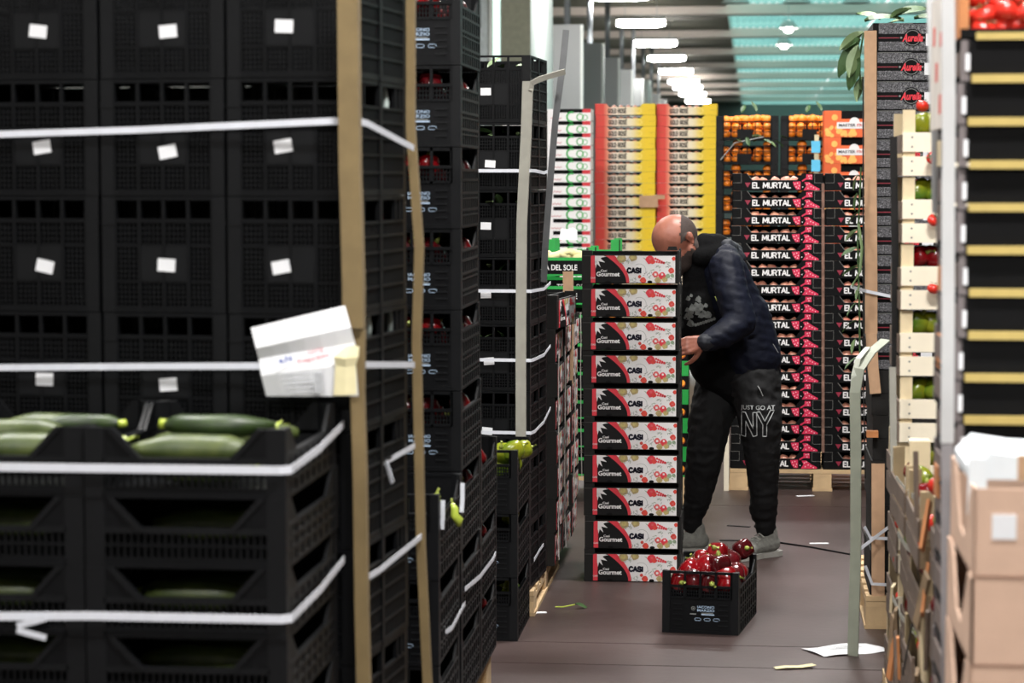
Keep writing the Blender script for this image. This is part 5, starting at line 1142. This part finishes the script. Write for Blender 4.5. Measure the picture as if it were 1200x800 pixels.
prims += hand(wrR, fd2, sd2, bd2, (.3, .4, .3))
body_me = blob('body', prims, .0058, M_skin, 3)
# hair and beard grow on the body surface: copies of its faces, lifted a little
def skin_patch(name, test, m, lift):
    mb = MB(); idx = {}
    body_me.calc_loop_triangles() if hasattr(body_me, 'calc_loop_triangles') else None
    for p in body_me.polygons:
        if all(test(HM.transposed() @ (body_me.vertices[i].co-hc)) for i in p.vertices):
            f = []
            for i in p.vertices:
                if i not in idx: idx[i] = len(mb.v); v = body_me.vertices[i]; mb.v.append(tuple(v.co+v.normal*lift))
                f.append(idx[i])
            mb.f.append(tuple(f)); mb.m.append(0)
    mb.mats = [m]; return mb.mesh(name, True)
def hair_t(q):
    p = HM @ q; ear = abs(q.y) > .0835 and -.09 < q.x < -.02 and -.062 < q.z < .035
    return p.x > .008+.005*noise.noise(q*60)+.005*noise.noise(q*170) and q.z > -.11 and (q.z > -.012 or q.x < -.044) and not ear
beard_t = lambda q: (-.135 < q.z < -.056+.006*noise.noise(q*90) and q.x > -.04 and not (abs(q.y) < .03 and q.z > -.1 and q.x > .06)) and q.x < .13
hair_me = skin_patch('hair', hair_t, M_hair, .0022); beard_me = skin_patch('beard', beard_t, M_hair, .0022)
add('body', body_me); add('hair', hair_me); add('beard', beard_me)
for s in (-1, 1):
    e1 = MB().surf(lambda u, v: (.011*math.sin(u*PI)*math.cos(v*2*PI), .011*math.sin(u*PI)*math.sin(v*2*PI), .011*math.cos(u*PI)), 6, 10, mat('eye', (60, 50, 46), .2)).mesh('eye', True)
    mesh_obj('eye', e1, man, hd(.092, s*.031, -.015)-ML)
    mesh_obj('eyebrow', MB().tube([(0, -.018, 0), (.004, 0, .004), (0, .018, 0)], .004, M_hair, 6).mesh('eyebrow', True), man, hd(.101, s*.031, .008)-ML, HM.to_euler())
mesh_obj('mouth', MB().tube([(0, -.02, 0), (.006, 0, .001), (0, .02, 0)], .004, M_tomp, 6).mesh('mouth', True), man, hd(.104, 0, -.086)-ML, HM.to_euler())
# black hooded top under the jacket
hood = blob('hoodie', [('cap', mp(818, 318, -.06), .072, mp(822, 360, -.06), .10), ('cap', mp(822, 360, -.06), .10, mp(838, 425, -.04), .125), ('cap', mp(838, 425, -.04), .125, mp(866, 445, 0), .14), ('cap', mp(832, 330, .06), .10, mp(850, 430, .06), .13),
                      ('cap', mp(815, 303, -.08), .05, mp(842, 292, -.02), .06), ('cap', mp(818, 290, .05), .05, mp(842, 290, .03), .06), ('cap', mp(842, 290, .02), .062, mp(838, 292, -.06), .055),
                      ('cap', mp(826, 285, -.1), .05, mp(842, 286, -.06), .05), ('cap', mp(822, 300, -.13), .05, mp(840, 296, -.1), .055), ('cap', shR, .075, elR, .062), ('cap', elR, .06, wrR, .045)], .011, M_hoodie, 4, .006, 16)
add('hoodie', hood)
# jacket: trunk, collar and sleeve
jk = [('cap', mp(850, 318, -.1), .10, mp(866, 372, -.06), .135), ('cap', mp(868, 372, -.06), .14, mp(880, 420, -.04), .145), ('cap', mp(850, 318, .1), .10, mp(872, 400, .1), .14),
      ('cap', mp(880, 425, -.02), .135, mp(886, 442, .03), .122), ('cap', mp(852, 300, -.16), .055, mp(852, 300, .14), .055),
      ('cap', shL, .078, mp(858, 345, -.27), .076), ('cap', mp(858, 345, -.27), .076, elL, .072), ('cap', elL, .07, mp(848, 392, -.36), .062), ('cap', mp(848, 392, -.36), .062, mp(829, 400, -.41), .044)]
add('jacket', blob('jacket', jk, .0105, M_jacket, 4, .0075, 15, (.034, .3, .3)))
add('jacket_hood', blob('jacket_hood', [('cap', mp(852, 290, -.1), .04, mp(860, 296, .06), .045), ('cap', mp(846, 288, .0), .045, mp(864, 302, -.02), .042)], .008, M_hood, 4, .006, 20))
add('cuff', blob('cuff', [('cap', mp(830, 400, -.41), .042, mp(825, 401, -.425), .040)], .006, M_hood, 2, .003, 30))
# trousers
tr = [('cap', mp(870, 440, 0), .14, hipL, .12), ('cap', mp(862, 440, .03), .14, hipR, .12), ('cap', hipL, .125, mp(891, 490, -.12), .103), ('cap', mp(891, 490, -.12), .103, mp(893, 530, -.11), .085), ('cap', mp(893, 530, -.11), .085, mp(895, 575, -.075), .066), ('cap', mp(895, 575, -.075), .066, mp(895, 596, -.045), .068), ('cap', mp(895, 600, -.035), .06, mp(897, 617, -.02), .05),
      ('cap', hipR, .125, mp(832, 490, -.02), .105), ('cap', mp(832, 490, -.02), .105, mp(826, 535, -.03), .088), ('cap', mp(826, 535, -.03), .088, mp(817, 585, .02), .066), ('cap', mp(817, 585, .02), .066, mp(812, 604, .05), .05), ('cap', mp(812, 604, .05), .05, mp(811, 616, .06), .045)]
trm = blob('trousers', tr, .009, M_trous, 3, .011, 14)
bv = BVHTree.FromPolygons([v.co.copy() for v in trm.vertices], [tuple(p.vertices) for p in trm.polygons])
def drape(me, px, py, lean=0, bvh=bv, y0=10.4):
    c = mp(px, py, -.2); out = []
    for v in me.vertices:
        q = Vector((c.x+v.co.x+lean*v.co.z, y0, c.z+v.co.z)); h = bvh.ray_cast(q, Vector((0, 1, 0)))
        v.co = Vector((q.x, (h[0].y if h[0] is not None else YMAN-.2)-.004, q.z))
    return me
M_out = mat('silver_print', (150, 152, 152), .5, .1, 20); M_chalk = mat('grey_shirt_print', (84, 86, 84), .6, .35, 60)
TX = []
a = text_mesh('JUST GO AT', .155, M_out, .026, .012).copy(); TX.append(('lettering', drape(a, 888, 478, .0)))
def outline(P, px, py):
    mb = MB(); P = P+[P[0]]; Q = []
    for i in range(len(P)-1):
        for k in range(6): Q.append((P[i][0]+(P[i+1][0]-P[i][0])*k/6, 0, P[i][1]+(P[i+1][1]-P[i][1])*k/6))
    Q.append((P[-1][0], 0, P[-1][1])); me = bpy.data.meshes.new('path'); me.from_pydata(Q, [], []); drape(me, px, py)
    mb.tube([v.co.copy() for v in me.vertices], .0022, M_out, 5); return mb.mesh('lettering')
TX.append(('lettering', outline([(-.035, -.055), (-.035, .055), (-.018, .055), (.018, -.02), (.016, .055), (.033, .055), (.035, -.05), (.018, -.055), (-.016, .015), (-.016, -.058)], 878, 497)))
TX.append(('lettering', outline([(-.012, -.058), (.006, -.058), (.006, -.005), (.04, .06), (.022, .06), (-.003, .012), (-.026, .055), (-.042, .052), (-.012, -.005)], 897, 496)))
tro = add('trousers', trm)
for nme, me in TX: add(nme, me, tro)
zp = MB().tube([mp(888, 452, -.2), mp(891, 457, -.2), mp(894, 464, -.19)], .002, M_out, 6).tube([mp(906, 403, -.16), mp(912, 413, -.14)], .0018, M_out, 6).tube([mp(838, 347, -.25), mp(842, 357, -.27)], .002, M_chili, 6)
add('zip_pulls', zp.mesh('zip_pulls'))
hb = BVHTree.FromPolygons([v.co+ML for v in hood.vertices], [tuple(p.vertices) for p in hood.polygons])
sh = MB(); rr = random.Random(4)
for i in range(26): sh.disc(rr.gauss(0, .034), rr.gauss(0, .034), rr.uniform(.008, .018), 0, M_chalk, 7, wob=.2)
for i in range(8): sh.disc(.0+.012*i, -.075+.004*i, .008, 0, M_chalk, 6)
shp = drape(sh.mesh('shirt_print'), 815, 362, 0, hb, 10.6); add('shirt_print', shp)
# shoes
def shoe(an, dr, lb, flip):
    dr = Vector((dr[0], dr[1], 0)).normalized(); sdv = Vector((-dr.y, dr.x, 0)); g = Vector((an.x, an.y, 0))-dr*.0
    P = lambda f, s, z: g + dr*f + sdv*s + Vector((0, 0, z))
    up = blob('shoe', [('cap', P(-.035, 0, .06), .042, P(.03, 0, .055), .045), ('cap', P(.03, 0, .06), .043, P(.12, .0, .045), .040), ('cap', P(.12, .012, .042), .040, P(.175, .008, .037), .033), ('cap', P(.1, -.015, .042), .036, P(.17, -.006, .036), .032), ('cap', P(-.02, 0, .08), .042, P(-.015, 0, .115), .043)], .007, M_shoe, 3, .002, 30)
    o = add('shoe', up)
    so = [(-.085, 0), (-.075, .032), (-.03, .04), (.05, .036), (.12, .052), (.185, .046), (.216, .015), (.214, -.012), (.18, -.04), (.1, -.046), (.03, -.036), (-.04, -.04), (-.078, -.03)]
    mb = MB(); q = [P(f, s, 0) for f, s in so]; mb.prism([(p.x, p.y) for p in q], .001, .026, M_sole, 'z'); add('sole', mb.mesh('sole'), o)
    lc = MB()
    for k in range(4): f = .045+.022*k; z = .112-.012*k; lc.tube([P(f, -.03, z-.014), P(f, 0, z), P(f, .03, z-.014)], .004, M_sole, 6)
    add('laces', lc.mesh('laces', True), o)
shoe(mp(812, 640, .06), (-1, -.12), '', 1)
shoe(mp(898, 640, -.02), (-.72, -.7), '', -1)
